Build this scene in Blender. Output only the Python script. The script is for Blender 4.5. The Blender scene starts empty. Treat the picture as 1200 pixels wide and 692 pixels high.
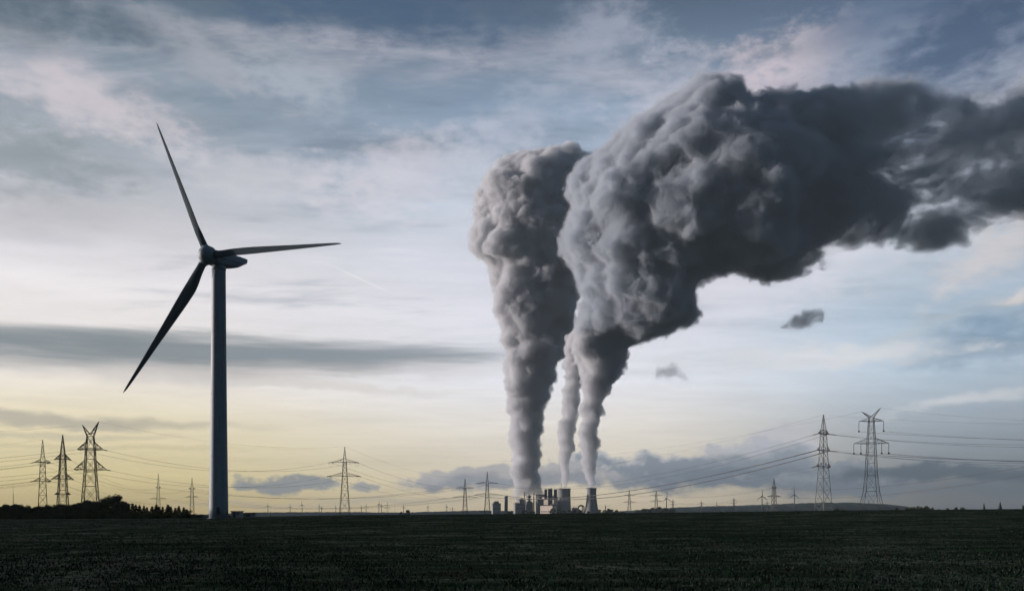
import bpy, bmesh, math, random
import numpy as np
from mathutils import Vector, Matrix
R = math.radians
random.seed(7); rng = np.random.default_rng(7)
scene = bpy.context.scene
col = scene.collection

# ---------------------------------------------------------------- camera
F = 1000.0                      # focal length in photograph pixels (1200 wide)
CX, HY = 600.0, 601.0           # principal column, horizon row
EYE = 1.7
cd = bpy.data.cameras.new('camera'); cam = bpy.data.objects.new('camera', cd); col.objects.link(cam)
cd.sensor_fit = 'HORIZONTAL'; cd.sensor_width = 36.0; cd.lens = 30.0
cd.shift_y = (HY - 346.0) / 1200.0
cd.clip_start = 0.1; cd.clip_end = 60000
cam.location = (0, 0, EYE); cam.rotation_euler = (R(90), 0, 0)
scene.camera = cam

# ---------------------------------------------------------------- light settings
SUN_AZ = R(-76); SUN_EL = R(10)          # from straight ahead (+Y), clockwise
SUN_STRENGTH = 5.0
SKY_STRENGTH = 0.1
HAZE_DENSITY = 0.000026

scene.view_settings.view_transform = 'Standard'
scene.view_settings.look = 'None'
scene.view_settings.exposure = 0.0
scene.view_settings.gamma = 1.0
scene.view_settings.use_curve_mapping = False
scene.render.engine = 'CYCLES'
cy = scene.cycles
cy.max_bounces = 8; cy.diffuse_bounces = 3; cy.glossy_bounces = 2
cy.volume_bounces = 3; cy.transparent_max_bounces = 96
cy.volume_step_rate = 1.0; cy.volume_max_steps = 512
cy.use_denoising = True
cy.use_adaptive_sampling = True; cy.adaptive_threshold = 0.03; cy.adaptive_min_samples = 16

def srgb(r, g, b):
    f = lambda c: (c/255)/12.92 if c/255 <= 0.04045 else (((c/255)+0.055)/1.055)**2.4
    return (f(r), f(g), f(b))

# ---------------------------------------------------------------- node helpers
class NT:
    def __init__(s, tree): s.t = tree; s.n = tree.nodes; s.l = tree.links
    def new(s, typ, **kw):
        n = s.n.new(typ)
        for k, v in kw.items(): setattr(n, k, v)
        return n
    def put(s, sock, v):
        if v is None: return
        if isinstance(v, bpy.types.NodeSocket): s.l.new(v, sock)
        else:
            try: sock.default_value = v
            except Exception:
                sock.default_value = (*v, 1.0)
    def m(s, op, a, b=None, c=None, clamp=False):
        n = s.new('ShaderNodeMath', operation=op, use_clamp=clamp)
        s.put(n.inputs[0], a); s.put(n.inputs[1], b); s.put(n.inputs[2], c)
        return n.outputs[0]
    def sm(s, x, lo, hi, a=0.0, b=1.0, kind='SMOOTHSTEP'):
        n = s.new('ShaderNodeMapRange', interpolation_type=kind)
        for i, v in enumerate((x, lo, hi, a, b)): s.put(n.inputs[i], v)
        return n.outputs[0]
    def mix(s, f, a, b, blend='MIX'):
        n = s.new('ShaderNodeMix', data_type='RGBA', blend_type=blend)
        s.put(n.inputs[0], f)
        for sock, v in ((n.inputs[6], a), (n.inputs[7], b)):
            if isinstance(v, bpy.types.NodeSocket): s.l.new(v, sock)
            else: sock.default_value = (*v[:3], 1.0)
        return n.outputs[2]
    def noise(s, vec, scale, detail=5, rough=0.55, dist=0.0, lac=2.0, out=0):
        n = s.new('ShaderNodeTexNoise')
        s.put(n.inputs['Vector'], vec); n.inputs['Scale'].default_value = scale
        n.inputs['Detail'].default_value = detail; n.inputs['Roughness'].default_value = rough
        n.inputs['Distortion'].default_value = dist; n.inputs['Lacunarity'].default_value = lac
        return n.outputs[out]
    def comb(s, x, y, z):
        n = s.new('ShaderNodeCombineXYZ')
        for i, v in enumerate((x, y, z)): s.put(n.inputs[i], v)
        return n.outputs[0]
    def sep(s, v):
        n = s.new('ShaderNodeSeparateXYZ'); s.put(n.inputs[0], v); return n.outputs
    def ramp(s, f, stops, interp='LINEAR'):
        n = s.new('ShaderNodeValToRGB'); n.color_ramp.interpolation = interp
        e = n.color_ramp.elements
        while len(e) > 1: e.remove(e[-1])
        e[0].position = stops[0][0]; e[0].color = (*stops[0][1], 1)
        for p, c in stops[1:]:
            k = e.new(p); k.color = (*c, 1)
        s.put(n.inputs[0], f); return n.outputs[0]

# ---------------------------------------------------------------- world: dusk sky with high cloud
world = bpy.data.worlds.new('World'); scene.world = world; world.use_nodes = True
world.node_tree.nodes.clear()
W = NT(world.node_tree)
tc = W.new('ShaderNodeTexCoord')
dx, dy, dz = W.sep(tc.outputs['Generated'])
AZ = W.m('ARCTAN2', dx, dy)                                  # azimuth from straight ahead
HOR = W.m('SQRT', W.m('ADD', W.m('MULTIPLY', dx, dx), W.m('MULTIPLY', dy, dy)))
EL = W.m('ARCTAN2', dz, HOR)                                 # elevation
zp = W.m('MAXIMUM', dz, 0.0)
pl = W.m('ADD', zp, 0.10)
PLANE = W.comb(W.m('DIVIDE', dx, pl), W.m('DIVIDE', dy, pl), 0.0)   # the flat cloud layer overhead
ANG = W.comb(AZ, EL, 0.0)
# warp for ragged cloud outlines
wn = W.noise(W.comb(AZ, W.m('MULTIPLY', EL, 1.7), 0.3), 7.0, 6, 0.55, out=1)
wx, wy, wz = W.sep(wn)
AZW = W.m('ADD', AZ, W.m('MULTIPLY', W.m('SUBTRACT', wx, 0.5), 0.09))
ELW = W.m('ADD', EL, W.m('MULTIPLY', W.m('SUBTRACT', wy, 0.5), 0.055))
fine = W.sm(W.noise(W.comb(AZ, W.m('MULTIPLY', EL, 2.0), 3.1), 34.0, 8, 0.6), .3, .7, 0, 1, 'LINEAR')
puff = W.sm(W.noise(W.comb(AZ, W.m('MULTIPLY', EL, 1.3), 5.1), 30.0, 8, 0.56), .3, .7, 0, 1, 'LINEAR')
streak = W.sm(W.noise(W.comb(W.m('MULTIPLY', AZ, 0.7), W.m('MULTIPLY', EL, 9.0), 1.0), 5.0, 7, 0.58), .3, .7, 0, 1, 'LINEAR')

def ang(px, py):
    a = math.atan((px - CX)/F)
    return a, math.atan((HY - py)/F*math.cos(a))
def skyramp(stops):
    """stops: (photo row, colour) from the horizon up, as elevation"""
    top = 0.62
    out = []
    for py, c in stops:
        e = math.atan((HY - py)/F*0.96)/top
        out.append((min(max(e, 0), 1), srgb(*c)))
    return W.ramp(W.m('DIVIDE', EL, top, clamp=True), out, 'LINEAR')
left = skyramp([(601,(178,158,104)),(560,(212,195,140)),(500,(226,212,176)),(450,(228,219,208)),(340,(224,219,220)),(270,(196,194,198)),(200,(166,172,180)),(110,(134,148,162)),(0,(96,116,134)),(-90,(66,88,110))])
mid  = skyramp([(601,(196,180,150)),(560,(212,200,176)),(500,(221,214,204)),(440,(221,221,227)),(340,(214,214,222)),(250,(198,206,218)),(190,(182,194,212)),(110,(146,166,190)),(0,(98,118,142)),(-90,(66,86,110))])
right= skyramp([(601,(96,98,100)),(560,(116,120,124)),(500,(154,164,174)),(440,(178,194,208)),(380,(164,184,202)),(300,(196,202,212)),(200,(180,188,204)),(90,(140,152,176)),(30,(92,114,144)),(-90,(52,76,106))])
base = W.mix(W.sm(AZ, -0.46, 0.02), left, mid)
base = W.mix(W.sm(AZ, 0.10, 0.50), base, right)
# high thin cirrus on its layer
rot = W.new('ShaderNodeMapping'); rot.inputs['Rotation'].default_value = (0, 0, R(-35)); rot.inputs['Scale'].default_value = (0.55, 1.5, 1)
W.l.new(PLANE, rot.inputs['Vector'])
cir = W.noise(rot.outputs[0], 1.5, 9, 0.58, 0.5)
cir2 = W.noise(rot.outputs[0], 5.0, 8, 0.6, 0.3)
cov = W.m('ADD', W.m('MULTIPLY', W.m('SUBTRACT', cir, 0.5), 1.3), W.m('MULTIPLY', W.m('SUBTRACT', cir2, 0.5), 0.85))
gate = W.sm(EL, 0.10, 0.32)
light_amt = W.m('MULTIPLY', W.sm(cov, 0.0, 0.42), W.m('MULTIPLY', gate, 0.75))
dark_amt = W.m('MULTIPLY', W.sm(cov, 0.0, -0.42), W.m('MULTIPLY', gate, 0.62))
sky = W.mix(light_amt, base, srgb(214, 210, 219))
sky = W.mix(dark_amt, sky, srgb(106, 123, 142))

def blob(sky, px, py, rx, ry, rot_deg, colr, op, soft=0.6, tex='fine', amt=0.9, warp=True):
    """one cloud of the sky: an ellipse of directions with a ragged, noise-eaten rim"""
    a0, e0 = ang(px, py)
    ra, re = rx/F*math.cos(a0)**2, ry/F*math.cos(a0)
    c, s_ = math.cos(R(-rot_deg)), math.sin(R(-rot_deg))
    A = W.m('SUBTRACT', AZW if warp else AZ, a0); E = W.m('SUBTRACT', ELW if warp else EL, e0)
    u = W.m('ADD', W.m('MULTIPLY', A, c/ra), W.m('MULTIPLY', E, s_/ra))
    v = W.m('ADD', W.m('MULTIPLY', A, -s_/re), W.m('MULTIPLY', E, c/re))
    d = W.m('SQRT', W.m('ADD', W.m('MULTIPLY', u, u), W.m('MULTIPLY', v, v)))
    t = {'fine': fine, 'puff': puff, 'streak': streak}[tex]
    d = W.m('ADD', d, W.m('MULTIPLY', W.m('SUBTRACT', t, 0.5), -amt*1.25))
    mk = W.m('MULTIPLY', W.sm(d, 1.0 + soft*0.5, 1.0 - soft), op)
    return W.mix(mk, sky, srgb(*colr)), mk

def blobs(sky, lst):
    for b in lst: sky, _ = blob(sky, *b[:7], **(b[7] if len(b) > 7 else {}))
    return sky
S1 = dict(soft=0.9, amt=0.8)
sky = blobs(sky, [
    (30, 185, 120, 46, 0, (134,143,148), .75, S1), (60, 262, 120, 26, -4, (172,171,175), .6, dict(soft=.9, amt=.8, tex='streak')),
    (210, 100, 110, 22, 12, (128,148,165), .5, S1), (20, 40, 90, 26, 0, (112,124,132), .5, S1),
    (105, 122, 115, 28, 9, (214,205,210), .85, S1), (235, 60, 120, 20, 24, (180,184,194), .75, S1),
    (345, 98, 75, 24, 14, (184,192,204), .8, S1), (300, 206, 130, 24, 4, (205,203,209), .7, S1),
    (470, 205, 95, 40, -12, (212,209,217), .75, S1), (600, 150, 110, 40, -28, (186,194,212), .6, S1),
    (715, 42, 60, 24, 6, (176,184,202), .75, S1), (780, 125, 70, 46, -25, (205,205,218), .7, S1),
    (915, 92, 85, 40, -6, (226,214,222), .9, S1), (1010, 70, 120, 36, -20, (150,164,188), .5, S1),
    (1130, 45, 130, 60, -30, (62,88,122), .85, S1), (1040, 20, 120, 20, -15, (96,118,150), .6, S1), (420, 12, 200, 34, 0, (72,100,132), .8, S1), (30, 8, 160, 26, 0, (84,102,118), .8, S1),
    (1160, 300, 90, 26, -32, (214,208,208), .8, S1), (1120, 372, 130, 12, -14, (182,190,196), .6, dict(soft=.9, amt=.7, tex='streak')),
    (1160, 398, 110, 26, -4, (110,138,162), .8, dict(soft=.9, amt=.6)), (1195, 346, 26, 9, -20, (226,216,210), .8, dict(soft=.7, amt=.8)),
    (860, 335, 130, 46, -12, (212,210,219), .7, S1), (1000, 412, 165, 13, 1, (208,210,213), .85, dict(soft=.8, amt=.7)),
    (860, 422, 120, 16, 0, (206,207,212), .6, S1), (1125, 470, 90, 8, -8, (208,208,210), .7, dict(soft=.8, amt=.7)),
    (560, 235, 100, 60, -30, (206,208,218), .4, S1),
])
# long dark stratus bands on the left
ST = dict(soft=0.75, amt=0.35, tex='streak')
sky = blobs(sky, [
    (150, 426, 520, 18, -2, (176,170,166), .7, ST), (190, 411, 440, 21, -2.2, (108,117,121), .9, dict(soft=.8, amt=.85, tex='streak', warp=False)), (40, 391, 260, 12, -2.4, (112,120,123), .8, dict(soft=.7, amt=.4, tex='streak', warp=False)), (430, 415, 190, 12, -2.0, (124,132,138), .8, dict(soft=.7, amt=.3, tex='streak', warp=False)),
    (60, 488, 260, 8, .5, (160,153,138), .75, ST), (40, 505, 200, 5, 0, (184,174,148), .6, ST), (340, 446, 200, 5, 2, (200,194,188), .6, ST),
    (120, 523, 240, 4, 1, (194,182,142), .5, ST),
])
# low cumulus banks near the horizon: lit rim first, grey body a little lower
CU = dict(soft=0.35, amt=0.75, tex='puff')
def bank(sky, px, py, rx, ry, rim, body, op=0.9):
    sky, _ = blob(sky, px, py - ry*.22, rx, ry, 0, rim, op, soft=.28, tex='puff', amt=.85)
    sky, _ = blob(sky, px + rx*.04, py + ry*.30, rx*.96, ry*.85, 0, body, op, soft=.6, tex='puff', amt=.58)
    return sky
sky = bank(sky, 924, 527, 40, 28, (184,183,189), (124,134,144))
sky = bank(sky, 868, 536, 52, 20, (172,173,180), (116,127,138))
sky = bank(sky, 790, 551, 140, 17, (166,168,175), (118,128,138))
sky = bank(sky, 850, 557, 190, 19, (122,131,142), (102,112,124))
sky = bank(sky, 600, 560, 150, 12, (168,166,168), (134,137,145), .9)
sky = bank(sky, 1000, 564, 100, 11, (132,138,146), (100,109,119), .85)
sky = blobs(sky, [(1110, 556, 150, 10, 2, (74,87,98), .9, dict(soft=.5, amt=.6, tex='puff')), (1180, 572, 120, 10, 0, (92,101,110), .7, dict(soft=.7, amt=.4, tex='streak')),
    (335, 567, 66, 9, -1, (126,132,138), .9, CU), (424, 568, 22, 6, 0, (140,144,148), .85, CU), (300, 588, 140, 3, 0, (176,164,142), .6, ST), (470, 583, 120, 4, 0, (170,162,146), .6, ST)])
# condensation trail
sky = blobs(sky, [(425, 328, 42, 1.6, 21, (232,228,228), .55, dict(soft=.9, amt=.25, warp=False))])
glowd = W.m('ADD', W.m('POWER', W.m('DIVIDE', W.m('SUBTRACT', AZ, SUN_AZ), 0.42), 2.0), W.m('POWER', W.m('DIVIDE', W.m('SUBTRACT', EL, 0.15), 0.30), 2.0))
glow = W.m('MULTIPLY', W.m('EXPONENT', W.m('MULTIPLY', glowd, -1.0)), 2.2)
gain = W.m('ADD', W.m('MULTIPLY', W.sm(EL, 0.18, 0.5, 1.24, 0.96), W.sm(EL, 0.0, 0.16, 0.80, 1.0)), glow)
gain = W.m('MULTIPLY', gain, W.m('ADD', 1.0, W.m('MULTIPLY', W.m('ADD', W.m('SUBTRACT', streak, .5), W.m('MULTIPLY', W.m('SUBTRACT', cir2, .5), 1.6)), .11)))
gain = W.m('MULTIPLY', gain, W.sm(EL, .36, .58, 1.0, .80))
gv = W.new('ShaderNodeVectorMath', operation='SCALE'); W.put(gv.inputs[0], sky); W.put(gv.inputs['Scale'], gain); sky = gv.outputs[0]
# the evening side behind the camera and the zenith are far darker than the western sky
front = W.sm(W.m('COSINE', W.m('SUBTRACT', AZ, -0.35)), 0.80, 0.05)
sky = W.mix(W.m('MULTIPLY', front, 0.96), sky, srgb(44, 62, 78))
sky = W.mix(W.m('MULTIPLY', W.sm(EL, 0.60, 1.05), 0.85), sky, srgb(50, 70, 92))
sky = W.mix(W.sm(EL, -0.01, -0.10), sky, srgb(30, 34, 36))
nis = W.new('ShaderNodeTexSky', sky_type='NISHITA')
nis.sun_disc = False; nis.sun_elevation = SUN_EL; nis.sun_rotation = SUN_AZ % (2*math.pi)
nis.air_density = 1.0; nis.dust_density = 2.0; nis.ozone_density = 3.0
k = W.new('ShaderNodeVectorMath', operation='SCALE'); W.put(k.inputs[0], sky); k.inputs['Scale'].default_value = 1.0/SKY_STRENGTH
final = W.mix(0.96, nis.outputs[0], k.outputs[0])     # clear air shows through the cloud only a little
bg = W.new('ShaderNodeBackground'); W.l.new(final, bg.inputs['Color']); bg.inputs['Strength'].default_value = SKY_STRENGTH
wo = W.new('ShaderNodeOutputWorld'); W.l.new(bg.outputs[0], wo.inputs['Surface'])
world.cycles.sampling_method = 'MANUAL'; world.cycles.sample_map_resolution = 512

sd = bpy.data.lights.new('sun', 'SUN'); sd.energy = SUN_STRENGTH; sd.angle = R(2.0); sd.color = (1.0, 0.86, 0.81)
sun = bpy.data.objects.new('sun', sd); col.objects.link(sun)
sdir = Vector((math.sin(SUN_AZ)*math.cos(SUN_EL), math.cos(SUN_AZ)*math.cos(SUN_EL), math.sin(SUN_EL)))
sun.rotation_euler = sdir.to_track_quat('Z', 'Y').to_euler()

# ---------------------------------------------------------------- materials
def mat(name, c, rough=0.7, var=0.25, scale=1.0, metal=0.0, bump=0.0, c2=None, detail=5):
    m = bpy.data.materials.new(name); m.use_nodes = True
    N = NT(m.node_tree); b = m.node_tree.nodes['Principled BSDF']
    t = N.new('ShaderNodeTexCoord')
    n = N.noise(t.outputs['Object'], scale, detail, 0.6)
    c2 = c2 or tuple(x*(1-var) for x in c)
    N.l.new(N.mix(N.sm(n, 0.32, 0.68), c, c2), b.inputs['Base Color'])
    b.inputs['Roughness'].default_value = rough; b.inputs['Metallic'].default_value = metal
    if rough >= .7: b.inputs['Specular IOR Level'].default_value = 0.0
    if bump:
        bn = N.new('ShaderNodeBump'); bn.inputs['Strength'].default_value = bump
        N.l.new(n, bn.inputs['Height']); N.l.new(bn.outputs[0], b.inputs['Normal'])
    return m
M = {}
M['turbine'] = mat('turbine_paint', (.22,.28,.33), .6, .10, .25)
def streaked(m):
    N = NT(m.node_tree); b = m.node_tree.nodes['Principled BSDF']; src = b.inputs['Base Color'].links[0].from_socket
    t = N.new('ShaderNodeTexCoord'); mp = N.new('ShaderNodeMapping'); mp.inputs['Scale'].default_value = (1.6, 1.6, .05); N.l.new(t.outputs['Object'], mp.inputs['Vector'])
    n = N.noise(mp.outputs[0], 1.0, 6, .6)
    N.l.new(N.mix(N.m('MULTIPLY', N.sm(n, .48, .75), .55), src, (.10,.12,.13)), b.inputs['Base Color'])
streaked(M['turbine'])
M['blade'] = mat('blade_paint', (.10,.125,.14), .75, .10, .2)
M['dark'] = mat('dark_metal', (.05,.055,.06), .6, .3, 1.0)
M['steel'] = mat('galvanised_steel', (.085,.10,.095), .65, .35, .4)
M['steel_dark'] = mat('weathered_steel', (.05,.058,.05), .7, .35, .4)
M['insulator'] = mat('insulator_glass', (.05,.04,.035), .3, .3, 2)
M['wire'] = mat('wire_aluminium', (.09,.09,.09), .6, .2, .1)
M['concrete'] = mat('cooling_tower_concrete', (.30,.31,.31), .9, .22, .02)
M['concrete_light'] = mat('pale_concrete', (.46,.45,.42), .9, .2, .03)
M['clad'] = mat('steel_cladding', (.22,.24,.25), .6, .22, .04)
M['clad_dark'] = mat('dark_cladding', (.10,.115,.125), .6, .25, .05)
M['clad_beige'] = mat('beige_cladding', (.68,.60,.50), .7, .15, .05)
M['kiosk'] = mat('kiosk_plaster', (.45,.45,.42), .8, .15, 1)
M['roof'] = mat('roof_felt', (.06,.06,.06), .8, .25, 1)
M['bark'] = mat('bark', (.05,.042,.035), .9, .4, 3)
M['leaf_a'] = mat('leaf_dark', (.030,.044,.018), .7, .45, .8)
M['leaf_b'] = mat('leaf_mid', (.045,.058,.022), .7, .45, .8)
M['leaf_c'] = mat('leaf_olive', (.060,.062,.026), .7, .4, .8)
M['wood_far'] = mat('far_wood', (.03,.042,.025), .9, .5, .03)
M['hill'] = mat('hill_cover_hazed', (.030,.045,.045), .95, .4, .01)  # bluish base colour stands in for haze over the far woods
M['stone'] = mat('church_stone', (.16,.13,.11), .9, .3, .3)
M['slate'] = mat('slate', (.05,.055,.06), .7, .3, .5)

# ---------------------------------------------------------------- mesh helpers
class MB:
    def __init__(s): s.v = []; s.f = []; s.n = 0; s.mi = []
    def add(s, v, f, mi=0):
        v = np.asarray(v, float).reshape(-1, 3)
        s.v.append(v); s.f += [tuple(i + s.n for i in q) for q in f]; s.mi += [mi]*len(f); s.n += len(v)
        return s
    def bar(s, a, b, t, t2=None, n=4):
        a = np.asarray(a, float); b = np.asarray(b, float); d = b - a; L = np.linalg.norm(d)
        if L < 1e-6: return s
        d /= L; h = np.array([0, 0, 1.]) if abs(d[2]) < .9 else np.array([1., 0, 0])
        p = np.cross(d, h); p /= np.linalg.norm(p); q = np.cross(d, p)
        t2 = t if t2 is None else t2; vs = []
        for c, r in ((a, t), (b, t2)):
            for k in range(n):
                w = 2*math.pi*(k + .5)/n; vs.append(c + r*(math.cos(w)*p + math.sin(w)*q))
        fs = [(k, (k+1) % n, n + (k+1) % n, n + k) for k in range(n)] + [tuple(range(n))[::-1], tuple(range(n, 2*n))]
        return s.add(vs, fs)
    def tube(s, pts, r, n=5):
        pts = np.asarray(pts, float); m = len(pts); r = np.broadcast_to(r, (m,)); vs = []
        for i in range(m):
            d = pts[min(i+1, m-1)] - pts[max(i-1, 0)]; d /= np.linalg.norm(d)
            h = np.array([0, 0, 1.]) if abs(d[2]) < .95 else np.array([1., 0, 0])
            p = np.cross(d, h); p /= np.linalg.norm(p); q = np.cross(d, p)
            for k in range(n):
                w = 2*math.pi*k/n; vs.append(pts[i] + r[i]*(math.cos(w)*p + math.sin(w)*q))
        fs = [(i*n+k, i*n+(k+1) % n, (i+1)*n+(k+1) % n, (i+1)*n+k) for i in range(m-1) for k in range(n)]
        fs += [tuple(range(n))[::-1], tuple(range((m-1)*n, m*n))]
        return s.add(vs, fs)
    def box(s, x0, x1, y0, y1, z0, z1, tx=0, ty=0):
        v = [(x0,y0,z0),(x1,y0,z0),(x1,y1,z0),(x0,y1,z0),(x0+tx,y0+ty,z1),(x1-tx,y0+ty,z1),(x1-tx,y1-ty,z1),(x0+tx,y1-ty,z1)]
        return s.add(v, [(3,2,1,0),(4,5,6,7),(0,1,5,4),(1,2,6,5),(2,3,7,6),(3,0,4,7)])
    def lathe(s, prof, n=32, c=(0, 0), caps=True):
        vs = []
        for r, z in prof:
            for k in range(n):
                w = 2*math.pi*k/n; vs.append((c[0]+r*math.cos(w), c[1]+r*math.sin(w), z))
        m = len(prof)
        fs = [(i*n+k, i*n+(k+1) % n, (i+1)*n+(k+1) % n, (i+1)*n+k) for i in range(m-1) for k in range(n)]
        if caps: fs += [tuple(range(n))[::-1], tuple(range((m-1)*n, m*n))]
        return s.add(vs, fs)
    def mesh(s, name, mats, smooth=False):
        me = bpy.data.meshes.new(name)
        me.from_pydata(np.concatenate(s.v).tolist() if s.v else [], [], s.f)
        for m in (mats if isinstance(mats, (list, tuple)) else [mats]): me.materials.append(m)
        if any(s.mi): me.polygons.foreach_set('material_index', s.mi)
        if smooth: me.polygons.foreach_set('use_smooth', [True]*len(me.polygons))
        me.update(); return me
    def build(s, name, mats, parent=None, smooth=False, loc=None):
        o = bpy.data.objects.new(name, s.mesh(name, mats, smooth)); col.objects.link(o)
        if parent: o.parent = parent
        if loc is not None: o.location = loc
        return o
def tag(o, label, cat, group=None):
    o['label'] = label; o['category'] = cat
    if group: o['group'] = group
    return o
def thing(name, label, cat, loc=(0,0,0), rz=0, group=None):
    o = bpy.data.objects.new(name, None); col.objects.link(o); o.location = loc; o.rotation_euler = (0,0,rz)
    o.empty_display_size = .1
    return tag(o, label, cat, group)
def copy_tree(o, parent=None):
    c = o.copy(); col.objects.link(c)
    if parent: c.parent = parent
    for ch in [x for x in col.objects if x.parent == o]: copy_tree(ch, c)
    return c
def P(px, py, Y): return np.array([(px-CX)/F*Y, Y, EYE + (HY-py)/F*Y])
def smooth01(x): x = np.clip(x, 0, 1); return x*x*(3-2*x)

# ---------------------------------------------------------------- ground
EDGE_X = [-2000, -600, -300, -150, 0, 150, 300, 600, 2000]
def terrain(x, y):
    """a broad field rising to a low crest some 330 m out, falling away to the plain beyond"""
    x = np.asarray(x, float); y = np.asarray(y, float)
    r = np.hypot(x, y); u = x/np.maximum(r, 1.)
    e = np.interp(u, [-1, -.52, -.38, -.2, 0, .2, .38, .52, 1], [-6.0, -6.6, -6.2, -2.2, -.6, 1.0, 3.2, 4.2, 4.2])/1000
    zc = EYE + e*330 - .0
    s = smooth01(r/330)
    z = zc*s
    und = .10*np.sin(x*.045+.3)*np.sin(y*.037) + .05*np.sin(x*.13 + y*.11)
    z = z + und*smooth01(r/40)*(1 - smooth01((r-230)/80))
    f = smooth01((r - 345)/420)
    return z*(1-f) + (-9.0)*f
def tz(x, y): return float(terrain(x, y))

def build_ground():
    rad = np.concatenate([np.linspace(.5, 14, 10), np.geomspace(15, 420, 150), np.geomspace(430, 7400, 50)])
    # azimuth steps: fine ahead, coarse behind
    a = np.concatenate([np.linspace(-40, 40, 221), np.linspace(42, 318, 80)]); a = np.radians(a)
    RR, AA = np.meshgrid(rad, a, indexing='ij')
    X, Y = RR*np.sin(AA), RR*np.cos(AA)
    Y = np.maximum(Y, -2300); X = np.clip(X, -5000, 5000)
    Z = terrain(X, Y)
    n, k = X.shape
    v = np.stack([X, Y, Z], -1).reshape(-1, 3)
    v = np.vstack([v, [[0, 0, 0]]])
    i = np.arange(n-1)[:, None]; j = np.arange(k)[None, :]; j2 = (j+1) % k
    f = np.stack([i*k+j, i*k+j2, (i+1)*k+j2, (i+1)*k+j], -1).reshape(-1, 4).tolist()
    f = [q[::-1] for q in f] + [(len(v)-1, (q+1) % k, q)[::-1] for q in range(k)]
    me = bpy.data.meshes.new('field'); me.from_pydata(v.tolist(), [], f)
    m = bpy.data.materials.new('field_soil'); m.use_nodes = True
    N = NT(m.node_tree); b = m.node_tree.nodes['Principled BSDF']
    t = N.new('ShaderNodeTexCoord'); p = t.outputs['Object']
    big = N.noise(p, .035, 4, .55); med = N.noise(p, .35, 6, .65); sml = N.noise(p, 3.2, 6, .7)
    mp = N.new('ShaderNodeMapping'); mp.inputs['Rotation'].default_value = (0,0,R(72)); mp.inputs['Scale'].default_value = (.035, .62, 1)
    N.l.new(p, mp.inputs['Vector']); row = N.noise(mp.outputs[0], 1.0, 5, .6)
    c = N.mix(N.sm(med, .35, .65), (.018,.022,.017), (.013,.028,.017))
    pat = N.noise(p, .11, 6, .68)
    c = N.mix(N.m('MULTIPLY', N.sm(pat, .47, .62), N.sm(sml, .40, .62)), c, (.100,.116,.098))
    c = N.mix(N.m('MULTIPLY', N.sm(big, .50, .36), .65), c, (.008,.014,.010))
    c = N.mix(N.m('MULTIPLY', N.sm(row, .46, .66), .6), c, (.058,.072,.058))
    N.l.new(c, b.inputs['Base Color']); b.inputs['Roughness'].default_value = 1.0
    b.inputs['Specular IOR Level'].default_value = 0.0
    h = N.m('ADD', N.m('MULTIPLY', sml, .25), N.m('ADD', N.m('MULTIPLY', med, 1.0), N.m('MULTIPLY', row, .35)))
    bn = N.new('ShaderNodeBump'); bn.inputs['Strength'].default_value = .9; bn.inputs['Distance'].default_value = .5
    N.l.new(h, bn.inputs['Height']); N.l.new(bn.outputs[0], b.inputs['Normal'])
    me.materials.append(m); me.polygons.foreach_set('use_smooth', [True]*len(me.polygons)); me.update()
    o = bpy.data.objects.new('ground', me); col.objects.link(o); o['kind'] = 'structure'
build_ground()

def build_stubble():
    N_ = 80000
    r = 16*np.exp(rng.random(N_)*math.log(300/16.)); a = (rng.random(N_)-.5)*R(74)
    x, y = r*np.sin(a), r*np.cos(a)
    # patches and rows: thin where the noise says so
    pat = np.sin(x*.21+1.3*np.sin(y*.07))*np.sin(y*.16+.8*np.sin(x*.05)) + .5*np.sin((x*.95+y*.31)*2.1)
    keep = rng.random(N_) < .35 + .45*(pat > -.1)
    x, y, r = x[keep], y[keep], r[keep]; n = len(x); z = terrain(x, y)
    nb = 3
    X = np.repeat(x, nb); Y = np.repeat(y, nb); Z = np.repeat(z, nb); D = np.repeat(r, nb); m = len(X)
    straw = np.repeat(rng.random(n) < .16, nb)
    X = X + rng.normal(0, .12, m)*(D/40+.6); Y = Y + rng.normal(0, .12, m)*(D/40+.6)
    h = rng.uniform(.015, .07, m)*(1+.003*D); w = rng.uniform(.008, .03, m)*(.6 + D/60); w[straw] *= .6
    th = rng.random(m)*2*math.pi; le = rng.normal(0, .5, m)
    dx, dy = np.cos(th)*w, np.sin(th)*w
    tx, ty = X + np.sin(th)*h*le, Y - np.cos(th)*h*le
    V = np.stack([np.stack([X-dx, Y-dy, Z-.03], -1), np.stack([X+dx, Y+dy, Z-.03], -1),
                  np.stack([tx+dx*.45, ty+dy*.45, Z+h], -1), np.stack([tx-dx*.45, ty-dy*.45, Z+h*.93], -1)], 1).reshape(-1, 3)
    me = bpy.data.meshes.new('stubble')
    me.vertices.add(len(V)); me.vertices.foreach_set('co', V.ravel())
    me.loops.add(4*m); me.loops.foreach_set('vertex_index', np.arange(4*m))
    me.polygons.add(m); me.polygons.foreach_set('loop_start', np.arange(0, 4*m, 4)); me.polygons.foreach_set('loop_total', np.full(m, 4))
    g = mat('crop_green', (.014,.030,.019), .8, .5, .3); s = mat('crop_straw', (.075,.085,.072), .9, .5, .3)
    me.materials.append(g); me.materials.append(s)
    me.polygons.foreach_set('material_index', straw.astype(np.int32)); me.update(); me.validate()
    o = bpy.data.objects.new('crop_stubble', me); col.objects.link(o); o['kind'] = 'stuff'
    o['label'] = 'low dark green growth and pale stubble covering the field'; o['category'] = 'crop'
build_stubble()

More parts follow.
